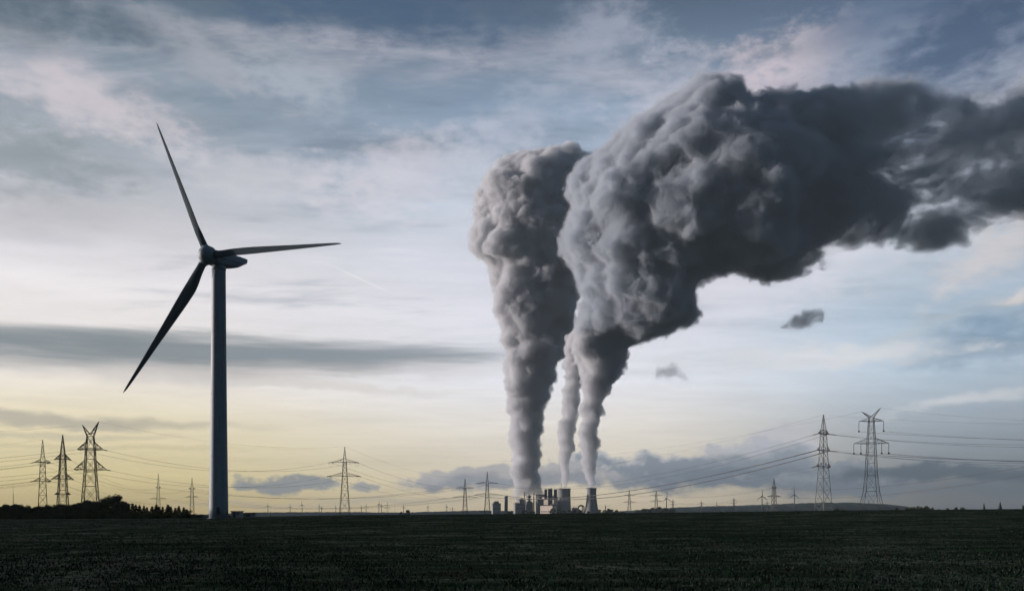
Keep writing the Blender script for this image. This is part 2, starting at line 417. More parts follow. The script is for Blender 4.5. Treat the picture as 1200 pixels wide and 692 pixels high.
def hills(name, pts, Y, depth, bumps, label=None):
    """a long wooded ridge: silhouette rows along x at distance Y, sloping down before and behind"""
    xs = np.arange(pts[0][0], pts[-1][0]+.1, 1.2); top = np.interp(xs, [p[0] for p in pts], [p[1] for p in pts])
    n = len(xs); rows = 9; V = []
    for j in range(rows):
        f = j/(rows-1); yy = Y - depth/2 + depth*f; prof = math.sin(math.pi*f)**.7
        for i in range(n):
            X = (xs[i]-CX)/F*Y; zt = EYE + (HY-top[i])/F*Y
            z = -12 + (zt + 12)*prof + (rng.random()*bumps if 0 < j < rows-1 else 0)
            V.append((X + rng.normal(0, 2), yy + rng.normal(0, 6), z))
    f = [(j*n+i, j*n+i+1, (j+1)*n+i+1, (j+1)*n+i) for j in range(rows-1) for i in range(n-1)]
    mb = MB(); mb.add(V, f); o = mb.build(name, M['hill']); o['kind'] = 'structure'; return o
hills('hills', [(690,602),(760,598),(800,595),(860,593.5),(905,592),(955,589.8),(1000,590),(1035,592),(1062,597),(1085,602)], 4600, 900, 9)
hills('hills_low', [(250,603),(300,601),(350,600.5),(420,600.5),(470,601),(520,599.5),(560,598.5),(610,599),(650,600),(700,601)], 5200, 700, 7)

# ---------------------------------------------------------------- wind turbine
def build_turbine():
    D = 283.; bx = (256.3-CX)/F*D; bz = tz(bx, D)
    t = thing('wind_turbine', 'huge dark wind turbine on the left edge of the field, three long blades', 'wind turbine', (bx, D, bz))
    s = D/F
    ztop = EYE + (HY-317)*s - bz
    prof = []
    for f in np.linspace(0, 1, 25):
        prof.append(((10.9*(1-f) + 7.9*f)*s - .1*math.sin(f*math.pi), ztop*f))
    MB().lathe([(3.6, -1.0), (3.6, .12), (3.3, .14)], 40).build('foundation', M['concrete'], t, True)
    tw = MB().lathe(prof, 48).build('tower', M['turbine'], t, True)
    for f in (.25, .5, .75): 
        rr = (10.9*(1-f)+7.9*f)*s - .1*math.sin(f*math.pi)
        MB().lathe([(rr+.004, ztop*f-.12), (rr+.03, ztop*f-.1), (rr+.03, ztop*f+.1), (rr+.004, ztop*f+.12)], 48).build('flange', M['turbine'], t, True)
    a0 = R(-75); d = MB(); d.box(-.5, .5, -.12, .12, 0, 2.2)
    do = d.build('door', M['dark'], t); do.location = (3.06*math.cos(a0), 3.06*math.sin(a0), 1.5); do.rotation_euler = (0, 0, a0 + R(90))
    st = MB(); st.box(-.7, .7, -1.6, 0, 1.2, 1.32)
    for i in range(6): st.box(-.6, .6, -1.6-.28*(i+1), -1.6-.28*i, 1.0-.2*i, 1.05-.2*i)
    so = st.build('stair', M['dark'], t); so.location = (3.06*math.cos(a0), 3.06*math.sin(a0), 0); so.rotation_euler = (0, 0, a0 + R(90))
    # rotor frame
    psi, tilt, cone, RAD, ph = R(22.5), R(5), R(2.77), 53.8, R(-26.0)
    a = np.array([-math.sin(psi)*math.cos(tilt), -math.cos(psi)*math.cos(tilt), math.sin(tilt)])
    r = np.array([math.cos(psi), -math.sin(psi), 0.]); u = np.cross(a, r); u = u*np.sign(u[2])
    Yh = D - 4.2
    hub = np.array([(243.5-CX)/F*Yh, Yh, EYE + (HY-299)/F*Yh]) - np.array([bx, D, bz])
    Mx = Matrix([(r[0],u[0],a[0],hub[0]),(r[1],u[1],a[1],hub[1]),(r[2],u[2],a[2],hub[2]),(0,0,0,1)])   # local x=r, y=u, z=axis
    # nacelle: long rounded pod, rear end cut at a slant
    nb = MB(); L = 17.0
    secs = [(-1.6,1.9,1.9,-.15),(-2.4,2.4,2.35,-.3),(-4.5,2.6,2.4,-.35),(-7,2.65,2.35,-.3),(-10.5,2.6,2.2,-.2),(-13.2,2.5,1.95,.0),(-15.2,2.2,1.4,.5),(-L,1.9,.9,.9)]
    n = 24; vs = []
    for zz, hw, hh, cz in secs:
        for k in range(n):
            w = 2*math.pi*k/n; c, s_ = math.cos(w), math.sin(w)
            e = .42
            X = hw*math.copysign(abs(c)**e, c); Yv = hh*math.copysign(abs(s_)**e, s_) + cz
            vs.append((X, Yv, zz + (Yv-cz)*.0 - (.5*(Yv) if zz < -12 else 0)*.6))
    m = len(secs)
    fs = [(i*n+k, (i+1)*n+k, (i+1)*n+(k+1) % n, i*n+(k+1) % n) for i in range(m-1) for k in range(n)] + [tuple(range(n)), tuple(range((m-1)*n, m*n))[::-1]]
    nb.add(vs, fs); nac = nb.build('nacelle', M['turbine'], t, True); nac.matrix_basis = Mx @ Matrix.Rotation(R(10), 4, 'X')
    rl = MB(); rl.box(-2.62, 2.62, -.62, -.46, -13.0, -3.0); q = rl.build('panel_seam', M['dark'], nac)
    an = MB(); an.bar((.8, 1.8, -13), (.8, 3.6, -13), .06); an.bar((.45,3.5,-13),(1.15,3.5,-13),.05); an.build('wind_sensor', M['dark'], nac)
    MB().bar((-.8, 1.8, -12.6), (-.8, 3.2, -12.6), .05).build('wind_sensor', M['dark'], nac)
    yb = MB().lathe([(2.25, ztop-.05), (2.35, ztop+.5), (2.2, ztop+1.4)], 36).build('yaw_bearing', M['turbine'], t, True)
    # hub / spinner
    hb = MB(); pr = [(0.02, 3.1),(1.0,2.95),(1.9,2.5),(2.6,1.7),(3.0,.6),(3.05,-.5),(2.8,-1.3),(2.2,-1.7)]
    hb.lathe(pr[::-1], 32); h = hb.build('spinner', M['turbine'], t, True); h.matrix_basis = Mx
    # blades
    fr = np.linspace(0, 1, 46)
    def chord(f): return np.interp(f, [0,.03,.08,.15,.21,.3,.45,.6,.75,.9,.97,1], [2.4,2.4,2.6,3.4,3.8,3.6,2.95,2.25,1.65,1.05,.7,.1])
    def thick(f): return np.interp(f, [0,.03,.1,.2,.35,.6,1], [1.0,1.0,.72,.36,.26,.2,.15])
    bl = MB(); n = 28; vs = []
    for f in fr:
        c = chord(f); tk = thick(f)*c; beta = R(19 + 16*(1-f))
        rad = 1.6 + (RAD-1.6)*f
        round_ = float(np.interp(f, [0,.03,.18],[1,1,0]))
        pb = 1.6*f**2
        for k in range(n):
            w = 2*math.pi*k/n
            cx_, cyv = math.cos(w)*.5*c, math.sin(w)*.5*tk
            xx = (math.cos(w)+1)/2                      # 0 trailing .. 1 leading
            yt = math.sin(w)*.5*tk*(0.35+0.65*math.sin(math.pi*min(1, xx**.8)) if not 0 else 1)*1.1
            ax = (xx-.68)*c
            X = cx_*round_ + ax*(1-round_); Yv = cyv*round_ + yt*(1-round_)
            # X along leading direction, Yv along axis; pitched
            T = X*math.cos(beta) - Yv*math.sin(beta); A = X*math.sin(beta) + Yv*math.cos(beta)
            vs.append((T, rad*math.cos(cone), A + rad*math.sin(cone) - 1.0*0 + (pb-1.6*f)*.5))
    m = len(fr)
    fs = [(i*n+k, (i+1)*n+k, (i+1)*n+(k+1) % n, i*n+(k+1) % n) for i in range(m-1) for k in range(n)] + [tuple(range(n)), tuple(range((m-1)*n, m*n))[::-1]]
    bl.add(vs, fs); me = bl.mesh('blade', M['blade'], True)
    for k in range(3):
        o = bpy.data.objects.new('blade', me); col.objects.link(o); o.parent = t
        o.matrix_basis = Mx @ Matrix.Rotation(-(ph + k*2*math.pi/3), 4, 'Z')
        cf = MB().lathe([(1.42, 1.2), (1.42, 3.1), (1.32, 3.2)], 24); c = cf.build('blade_collar', M['turbine'], o, True)
        c.rotation_euler = (R(-90), 0, 0)
build_turbine()

def kiosk():
    Y = 286.; x = (278-CX)/F*Y; z = tz(x, Y)
    t = thing('transformer_kiosk', 'small pale transformer kiosk with dark flat roof beside the turbine tower', 'kiosk', (x, Y, z), R(-8))
    MB().box(-1.55, 1.55, -1.2, 1.2, -.3, 2.0).build('wall', M['kiosk'], t)
    MB().box(-1.75, 1.75, -1.4, 1.4, 2.003, 2.3).build('roof', M['roof'], t)
    d = MB().box(-.9, .0, -1.26, -1.203, .0, 1.8).build('door', M['clad_dark'], t)
    MB().box(-.15, -.1, -1.32, -1.262, .8, 1.0).build('handle', M['dark'], d)
    MB().box(.5, 1.2, -1.25, -1.203, 1.1, 1.6).build('louvre', M['dark'], t)
    Y = 330.; x = (293-CX)/F*Y; z = tz(x, Y)
    t = thing('storage_shed', 'long low grey shed just right of the transformer kiosk', 'shed', (x, Y, z))
    MB().box(-2.3, 2.3, -1.3, 1.3, -.3, 1.25).build('wall', M['clad'], t)
    MB().add([(-2.5,-1.5,1.253),(2.5,-1.5,1.253),(2.5,1.5,1.6),(-2.5,1.5,1.6),(-2.5,-1.5,1.4),(2.5,-1.5,1.4),(2.5,1.5,1.75),(-2.5,1.5,1.75)],
             [(3,2,1,0),(4,5,6,7),(0,1,5,4),(1,2,6,5),(2,3,7,6),(3,0,4,7)]).build('roof', M['roof'], t)
    MB().box(-1.2, .4, -1.36, -1.303, 0, 1.1).build('door', M['clad_dark'], t)
    for px, h in ((291,1.1),(296.5,1.5)):
        Y = 300.; x = (px-CX)/F*Y
        p = MB(); p.bar((0,0,-.2),(0,0,h),.09); p.box(-.25,.25,-.08,.08,h-.35,h+.05)
        tag(p.build('marker_post', M['dark'], None, False, (x, Y, tz(x,Y))), 'short dark marker post with a small plate near the kiosk', 'post', 'marker posts by the kiosk')
kiosk()

# ---------------------------------------------------------------- pylons
PY = {}
def pylon(key, label, px, Y, prof, top, arms, rz=0.0, steel='steel', peak=None, horns=None, ins=None, brace=1.0, thick=1.0, group='lattice pylons of the power lines'):
    """prof: (row, half width px) from the highest body row down. arms: (row, half px, height px). all in photo pixels, scaled by distance"""
    s = Y/F; x = (px-CX)/F*Y; zb = tz(x, Y)
    t = thing('pylon', label, 'pylon', (x, Y, zb), rz, group)
    zz = lambda row: EYE + (HY-row)*s - zb
    sq = abs(math.cos(rz)) + abs(math.sin(rz))
    pr = sorted([(zz(r_), h*s/sq) for r_, h in prof])
    if pr[0][0] > 0:
        k = (pr[0][1]-pr[1][1])/(pr[0][0]-pr[1][0]); pr = [(-.3, pr[0][1] - k*(pr[0][0]+.3))] + pr
    zs = [p[0] for p in pr]; hs = [p[1] for p in pr]
    hw = lambda z: float(np.interp(z, zs, hs))
    tl = .17*thick*(Y/500)**.6; tb = .085*thick*(Y/500)**.6
    mb = MB(); cs = [(-1,-1),(1,-1),(1,1),(-1,1)]
    # panels whose height follows the width
    lv = [zs[0]]
    while lv[-1] < zs[-1] - .3:
        lv.append(min(zs[-1], lv[-1] + max(1.25*hw(lv[-1])*2*brace, 1.1)))
    if len(lv) > 2 and lv[-1]-lv[-2] < .5*(lv[-2]-lv[-3]): lv.pop(-2)
    for a_, b_ in zip(lv[:-1], lv[1:]):
        ha, hb = hw(a_), hw(b_)
        for q in range(4):
            c, d = cs[q], cs[(q+1) % 4]
            mb.bar((c[0]*ha, c[1]*ha, a_), (c[0]*hb, c[1]*hb, b_), tl)
            mb.bar((c[0]*ha, c[1]*ha, a_), (d[0]*hb, d[1]*hb, b_), tb)
            mb.bar((d[0]*ha, d[1]*ha, a_), (c[0]*hb, c[1]*hb, b_), tb)
            mb.bar((c[0]*hb, c[1]*hb, b_), (d[0]*hb, d[1]*hb, b_), tb)
    mb.build('lattice_mast', M[steel], t)
    for c in cs: MB().box(c[0]*hs[0]-.5, c[0]*hs[0]+.5, c[1]*hs[0]-.5, c[1]*hs[0]+.5, -1.2, .25).build('footing', M['concrete'], t)
    zt = zs[-1]; ht = hs[-1]
    pts = {}
    if peak is not None:
        p = MB(); zp_ = zz(peak)
        for c in cs: p.bar((c[0]*ht, c[1]*ht, zt), (c[0]*.05, c[1]*.05, zp_), tl*.85)
        for f in (.25, .5, .72):
            z1 = zt + (zp_-zt)*f; h1 = ht*(1-f)
            for q in range(4):
                c, d = cs[q], cs[(q+1) % 4]; p.bar((c[0]*h1, c[1]*h1, z1), (d[0]*h1, d[1]*h1, z1), tb); 
                z0 = zt + (zp_-zt)*(f-.25); h0 = ht*(1-(f-.25)); p.bar((c[0]*h0, c[1]*h0, z0), (d[0]*h1, d[1]*h1, z1), tb)
        p.build('peak', M[steel], t); pts['top'] = (0, 0, zp_)
    if horns:
        for sx, (hx, hr) in zip((-1, 1), horns):
            p = MB(); X = hx*s/max(abs(math.cos(rz)), .3); zh = zz(hr)
            for c in ((0, -1), (0, 1)):
                p.bar((sx*ht, c[1]*ht, zt), (X, 0, zh), tl*.9)
                p.bar((-sx*ht*.1, c[1]*ht, zt + (zh-zt)*.12), (X, 0, zh), tl*.8)
                for f in (.2, .45, .7):
                    A = np.array((sx*ht, c[1]*ht, zt))*(1-f) + np.array((X, 0, zh))*f
                    B = np.array((-sx*ht*.1, c[1]*ht, zt+(zh-zt)*.12))*(1-f+.1) + np.array((X, 0, zh))*(f-.1)
                    p.bar(A, B, tb)
            p.build('earth_wire_horn', M[steel], t); pts['horn%d' % sx] = (X, 0, zh)
    for i, (row, half, hh) in enumerate(arms):
        z = zz(row); L = half*s/max(abs(math.cos(rz)), .25); h = hh*s; w = hw(z); w2 = hw(z+h)
        p = MB()
        for sx in (-1, 1):
            tip = np.array((sx*L, 0, z + .15))
            nseg = max(3, int(L/ (2.2*max(1, Y/700))))
            for sy in (-1, 1):
                b0 = np.array((sx*w, sy*w, z)); t0 = np.array((sx*w2, sy*w2, z+h))
                p.bar(b0, tip, tl*.8); p.bar(t0, tip, tl*.8)
                for k in range(nseg):
                    f0, f1 = k/nseg, (k+1)/nseg
                    p.bar(b0*(1-f0)+tip*f0, t0*(1-f1)+tip*f1, tb*.9)
                    p.bar(b0*(1-f1)+tip*f1, t0*(1-f1)+tip*f1, tb*.9)
            for k in range(nseg):
                f0, f1 = k/nseg, (k+1)/nseg
                A = lambda f, sy: np.array((sx*w, sy*w, z))*(1-f) + tip*f
                p.bar(A(f0,-1), A(f1,1), tb*.9)
        p.bar((-w,-w,z),(w,-w,z),tl*.7); p.bar((-w,w,z),(w,w,z),tl*.7)
        p.build('crossarm', M[steel], t)
        for sx in (-1, 1):
            fs_ = ins[i] if ins else [1.0]
            for j, f in enumerate(fs_):
                pts[(i, sx, j)] = (sx*(w + (L-w)*f), 0, z)
    PY[key] = dict(o=t, pts=pts, rz=rz, loc=Vector((x, Y, zb)), s=s, Y=Y)
    return PY[key]
def wpt(key, k, dz=0.0):
    p = PY[key]; v = Matrix.Rotation(p['rz'], 4, 'Z') @ Vector(p['pts'][k]); v = v + p['loc']; v.z += dz; return np.array(v)
def hang_insulator(key, k, lpx, ball=True, th=1.0):
    """a suspension string hanging under a crossarm point, with its weight"""
    p = PY[key]; L = lpx*p['s']; c = Vector(p['pts'][k]); mb = MB()
    mb.tube([(c.x, 0, c.z), (c.x, 0, c.z-L)], .12*th, 6)
    for i in range(10): z = c.z - L*(.15+.06*i); mb.lathe([(.13*th, z-.08), (.24*th, z), (.13*th, z+.08)], 8, (c.x, 0))
    o = mb.build('insulator', M['insulator'], p['o'])
    if ball:
        w = MB(); w.lathe([(.02, c.z-L-.75), (.4, c.z-L-.6), (.58, c.z-L-.15), (.4, c.z-L+.3), (.02, c.z-L+.42)], 12, (c.x, 0)); w.build('weight', M['insulator'], o, True)
    p['pts'][(k, 'h')] = (c.x, 0, c.z - L - .4)
    return (k, 'h')
def strain_insulator(key, k, target, lpx, th=1.0):
    """a string reaching out from the arm towards the wire it holds; returns the world end point"""
    p = PY[key]; a = wpt(key, k); d = np.asarray(target, float) - a; d[2] -= np.hypot(d[0], d[1])*.10; d /= np.linalg.norm(d)
    b = a + d*lpx*p['s']
    mb = MB(); inv = (Matrix.Translation(p['loc']) @ Matrix.Rotation(p['rz'], 4, 'Z')).inverted()
    A, B = np.array(inv @ Vector(a)), np.array(inv @ Vector(b))
    mb.tube([A, B], .13*th, 6)
    for i in range(9):
        f = .12 + .09*i; c = A*(1-f) + B*f; e = (B-A)/np.linalg.norm(B-A)*.1; mb.bar(c-e, c+e, .25*th, None, 8)
    mb.build('insulator', M['insulator'], p['o'])
    return b
def cable(a, b, sag, label, group, r=.05):
    """one hanging conductor; sag in metres below the chord at mid span"""
    a = np.asarray(a, float); b = np.asarray(b, float); n = 40; f = np.linspace(0, 1, n)[:, None]
    p = a*(1-f) + b*f; p[:, 2] -= sag*4*f[:, 0]*(1-f[:, 0])
    o = MB().tube(p - a, r, 5).build('power_cable', M['wire'], None, True, a)
    return tag(o, label, 'power line', group)

# the big ones
pylon('P1', 'dark lattice pylon with sharp peak, leftmost of three behind the trees', 50, 600, [(541,3.4),(563,4.4),(600,6.6)], None,
      [(541.5,7.2,3.6),(563.5,8.0,4.0)], R(28), 'steel_dark', peak=515, thick=1.5)
pylon('P2', 'dark lattice pylon with sharp peak, middle of three behind the trees', 73.5, 560, [(531,3.2),(538,4.0),(560,5.2),(600,8.0)], None,
      [(538,6.4,6.0),(561,8.6,6.0),(579,6.5,2.5)], R(40), 'steel_dark', peak=509, thick=1.6)
pylon('P3', 'tall dark lattice pylon with two horns on top, right of three behind the trees', 106, 500, [(511,4.2),(526,5.8),(550,7.0),(600,11.0)], None,
      [(526.5,13.2,9.0),(550,16.6,11.0)], R(16), 'steel_dark', horns=((-8.2,498),(8.6,493.5)), thick=1.7)
pylon('P4', 'small distant pylon above the hedge, midway between tree belt top and turbine', 185.5, 1300, [(571,1.5),(584,2.2),(602,3.4)], None,
      [(571,2.6,1.6),(584,8.5,1.6)], R(20), 'steel_dark', peak=554, thick=.9)
pylon('P5', 'small distant pylon above the hedge, close left of the turbine tower', 225, 1400, [(572,1.8),(581.5,2.2),(602,3.2)], None,
      [(572.5,3.6,1.8),(582,6.5,1.6)], R(25), 'steel_dark', peak=559, thick=.9)
pylon('P6', 'lone grey pylon with two wide drooping crossarms between turbine and power station', 404, 680, [(541,1.9),(557,2.8),(604,6.2)], None,
      [(541.5,15,4.0),(557.5,17,4.2)], R(4), 'steel', peak=523, thick=.9)
pylon('P7', 'pylon with wide lower crossarm, second pylon left of the power station', 545, 1250, [(571,1.2),(582.5,1.8),(603,3.2)], None,
      [(571.5,11,2.0),(582.5,15.5,2.4)], R(-8), 'steel', peak=560, thick=.9)
pylon('P8', 'pylon with two wide crossarms, nearest the left side of the power station', 571, 1050, [(566,1.4),(579.5,2.0),(603,3.8)], None,
      [(566,13,2.4),(579.5,16,2.4)], R(-6), 'steel', peak=552, thick=.9)
pylon('P9', 'tiny far pylon right of the single cooling tower, first of a pair', 737.5, 1900, [(580,.9),(588,1.3),(602,2.2)], None,
      [(580,7,1.3),(588,8,1.4)], R(5), 'steel', peak=573, thick=.8)
pylon('P10', 'tiny far pylon above the dark wood, second of a pair', 769, 2000, [(580,.9),(587,1.3),(602,2.2)], None,
      [(580,7,1.3),(587,8.2,1.4)], R(5), 'steel', peak=574, thick=.8)
pylon('P11', 'slim distant pylon in front of the wooded hill with narrow peak', 907, 1200, [(571,1.7),(581,2.2),(603,3.6)], None,
      [(571.5,3.6,2.0),(581.5,8.5,1.8)], R(15), 'steel', peak=560, thick=1.0)
pylon('P12', 'tall lattice pylon with peak and three short crossarms on the right', 965, 490, [(503,2.8),(508,3.3),(527,4.2),(546,5.2),(602,9.6)], None,
      [(508,7.6,5.2),(527.5,9.2,5.4),(546.5,10.2,4.6)], R(26), 'steel', peak=485.5, thick=1.0)
pylon('P13', 'tall horned pylon with round weights hanging from its arms on the far right', 1021, 500, [(489,2.8),(493,3.2),(519,4.8),(560,6.8),(582,9.2),(602,14.0)], None,
      [(493.5,13.6,4.0),(519.5,19.2,6.5)], R(-9), 'steel', horns=((-10.4,482),(10.2,478)), ins=[[1.0],[1.0,.48]], thick=1.0)
for key, px, Y, top in (('F1',788.5,3000,584),('F2',822,3200,586),('F3',860,3000,582),('F4',899,3300,586),('F5',454,3400,588)):
    pylon(key, 'tiny faint pylon far off on the plain near the horizon', px, Y, [(top+5,.6),(602,1.3)], None, [(top+3.6,3.4,.8),(top+7,3.9,.8)], R(8), 'steel', peak=top, thick=.7, group='tiny faint pylons near the horizon')

# wires of the right-hand lines
for k in ((0,-1,0),(0,1,0),(1,-1,0),(1,-1,1),(1,1,0),(1,1,1)):
    key = hang_insulator('P13', k, 11.0)
    a = wpt('P13', key)
    up = k[0] == 0
    cable(a, P(1500, (512 if up else 536) + 2*k[1], 420), 3.5, 'wire running from the horned pylon out to the right edge', 'wires right of the horned pylon', .055)
cable(wpt('P13','horn1'), P(1480, 488, 420), 5.0, 'thin earth wire from the pylon horns out of the picture to the right', 'earth wires of the right line', .03)
cable(wpt('P13','horn-1'), P(520, 536, 1150), 14, 'thin earth wire running from the horned pylon far to the left', 'earth wires of the right line', .035)
for lev, dest_rows, sagm, rr in ((0, 'P8', 16, .08), (1, 'P8', 14, .26), (2, 'P7', 13, .035)):
    for sx in (-1, 1):
        far = wpt(dest_rows, (min(lev,1), sx, 0))
        b = strain_insulator('P12', (lev, sx, 0), far, 8.5)
        cable(b, far, sagm + (.8 if sx > 0 else 0), 'long sagging wire from the peaked right pylon down to the pylons by the power station', 'wires left of the peaked right pylon', rr)
    if lev < 2:
        for sx in (-1, 1):
            dst = P(1500, 506 + 25*lev + 3*sx, 400)
            b = strain_insulator('P12', (lev, sx, 0), dst, 9)
            cable(b, dst, 6.5, 'wire from the peaked right pylon passing behind the horned pylon', 'wires right of the peaked pylon', .06)
cable(wpt('P12','top'), P(1500, 487, 400), 4.5, 'thin earth wire from the tip of the peaked right pylon', 'earth wires of the right line', .03)
cable(wpt('P12','top'), wpt('P8','top'), 12, 'thin earth wire from the tip of the peaked right pylon', 'earth wires of the right line', .04)
for lev in (0, 1):
    for sx in (-1, 1):
        cable(wpt('P11', (lev,sx,0)), P(1420, 505+10*lev, 420), 12, 'low wire rising from the slim distant pylon to the right edge', 'wires of the slim distant pylon', .08)
        cable(wpt('P11', (lev,sx,0)), wpt('P10', (lev,sx,0)), 9, 'faint wire between the slim distant pylon and the far pair', 'faint wires over the hill', .10)
        cable(wpt('P9', (lev,sx,0)), wpt('P10', (lev,sx,0)), 2, 'short faint wire between the pair of tiny far pylons', 'faint wires of the far pair', .09)
        cable(wpt('P8', (lev,sx,0)), wpt('P9', (lev,sx,0)), 12, 'faint wire passing in front of the power station', 'faint wires before the power station', .09)
# left-hand lines
for lev in (0, 1):
    for sx in (-1, 1):
        b = strain_insulator('P1', (lev,sx,0), P(-300, 566+16*lev, 420), 6, 1.2)
        cable(b, P(-300, 566+16*lev+2*sx, 420), 2.5, 'dark wire from the leftmost pylon out of the left edge', 'wires left of the leftmost pylon', .075)
        b = strain_insulator('P2', (lev,sx,0), wpt('P1', (lev,sx,0)), 5, 1.2)
        cable(b, P(-280, 560+18*lev+3*sx, 400), 3.5, 'dark wire from the middle left pylon out of the left edge', 'wires left of the middle pylon', .065)
        b = strain_insulator('P2', (lev,sx,0), wpt('P4', (lev,sx,0)), 5, 1.2)
        cable(b, wpt('P4', (lev,sx,0)), 10, 'dark wire from the middle left pylon to the small pylon above the hedge', 'wires between middle left and small pylons', .07)
        cable(wpt('P1', (lev,sx,0)), wpt('P5', (lev,sx,0)), 14, 'wire from the leftmost pylon to the small pylon near the turbine', 'wires between leftmost and small pylons', .07)
        cable(wpt('P3', (lev,sx,0)), P(-280, 556+20*lev+3*sx, 360), 2.0, 'dark wire from the horned left pylon out of the left edge', 'wires left of the horned left pylon', .065)
        b = strain_insulator('P3', (lev,sx,0), wpt('P6', (lev,sx,0)), 5, 1.2)
        b2 = strain_insulator('P6', (lev,sx,0), b, 5.5, 1.2)
        cable(b, b2, 9.5, 'wire sagging behind the turbine between the horned left pylon and the lone grey pylon', 'wires between horned left pylon and lone pylon', .065)
        c = strain_insulator('P6', (lev,sx,0), wpt('P7', (lev,sx,0)), 5.5, 1.2)
        cable(c, wpt('P7', (lev,sx,0)), 8, 'wire from the lone grey pylon to the pylons by the power station', 'wires right of the lone grey pylon', .08)
        # jumper loop under the arm
        m = (b2 + c)/2; cable(b2, c, 2.6, 'short slack jumper loop under a crossarm of the lone grey pylon', 'jumper loops of the lone grey pylon', .06)
        cable(wpt('P4', (lev,sx,0)), wpt('P7', (lev,sx,0)), 16, 'low faint wire between the small hedge pylon and the power station pylons', 'low faint wires left of the power station', .09)
        cable(wpt('P5', (lev,sx,0)), wpt('P8', (lev,sx,0)), 18, 'low faint wire between the pylon near the turbine and the power station pylons', 'low faint wires left of the power station, second line', .09)
cable(wpt('P3','horn1'), wpt('P6','top'), 6, 'thin earth wire from the horned left pylon to the lone grey pylon', 'earth wires of the left line', .035)
cable(wpt('P3','horn-1'), P(-280, 515, 360), 1.5, 'thin earth wire from the horned left pylon out of the left edge', 'earth wires of the left line', .03)
cable(wpt('P1','top'), P(-280, 545, 420), 1.5, 'thin earth wire from the tip of the leftmost pylon', 'earth wires of the left line', .03)
cable(wpt('P6','top'), wpt('P7','top'), 7, 'thin earth wire from the lone grey pylon towards the power station', 'earth wires of the left line', .045)

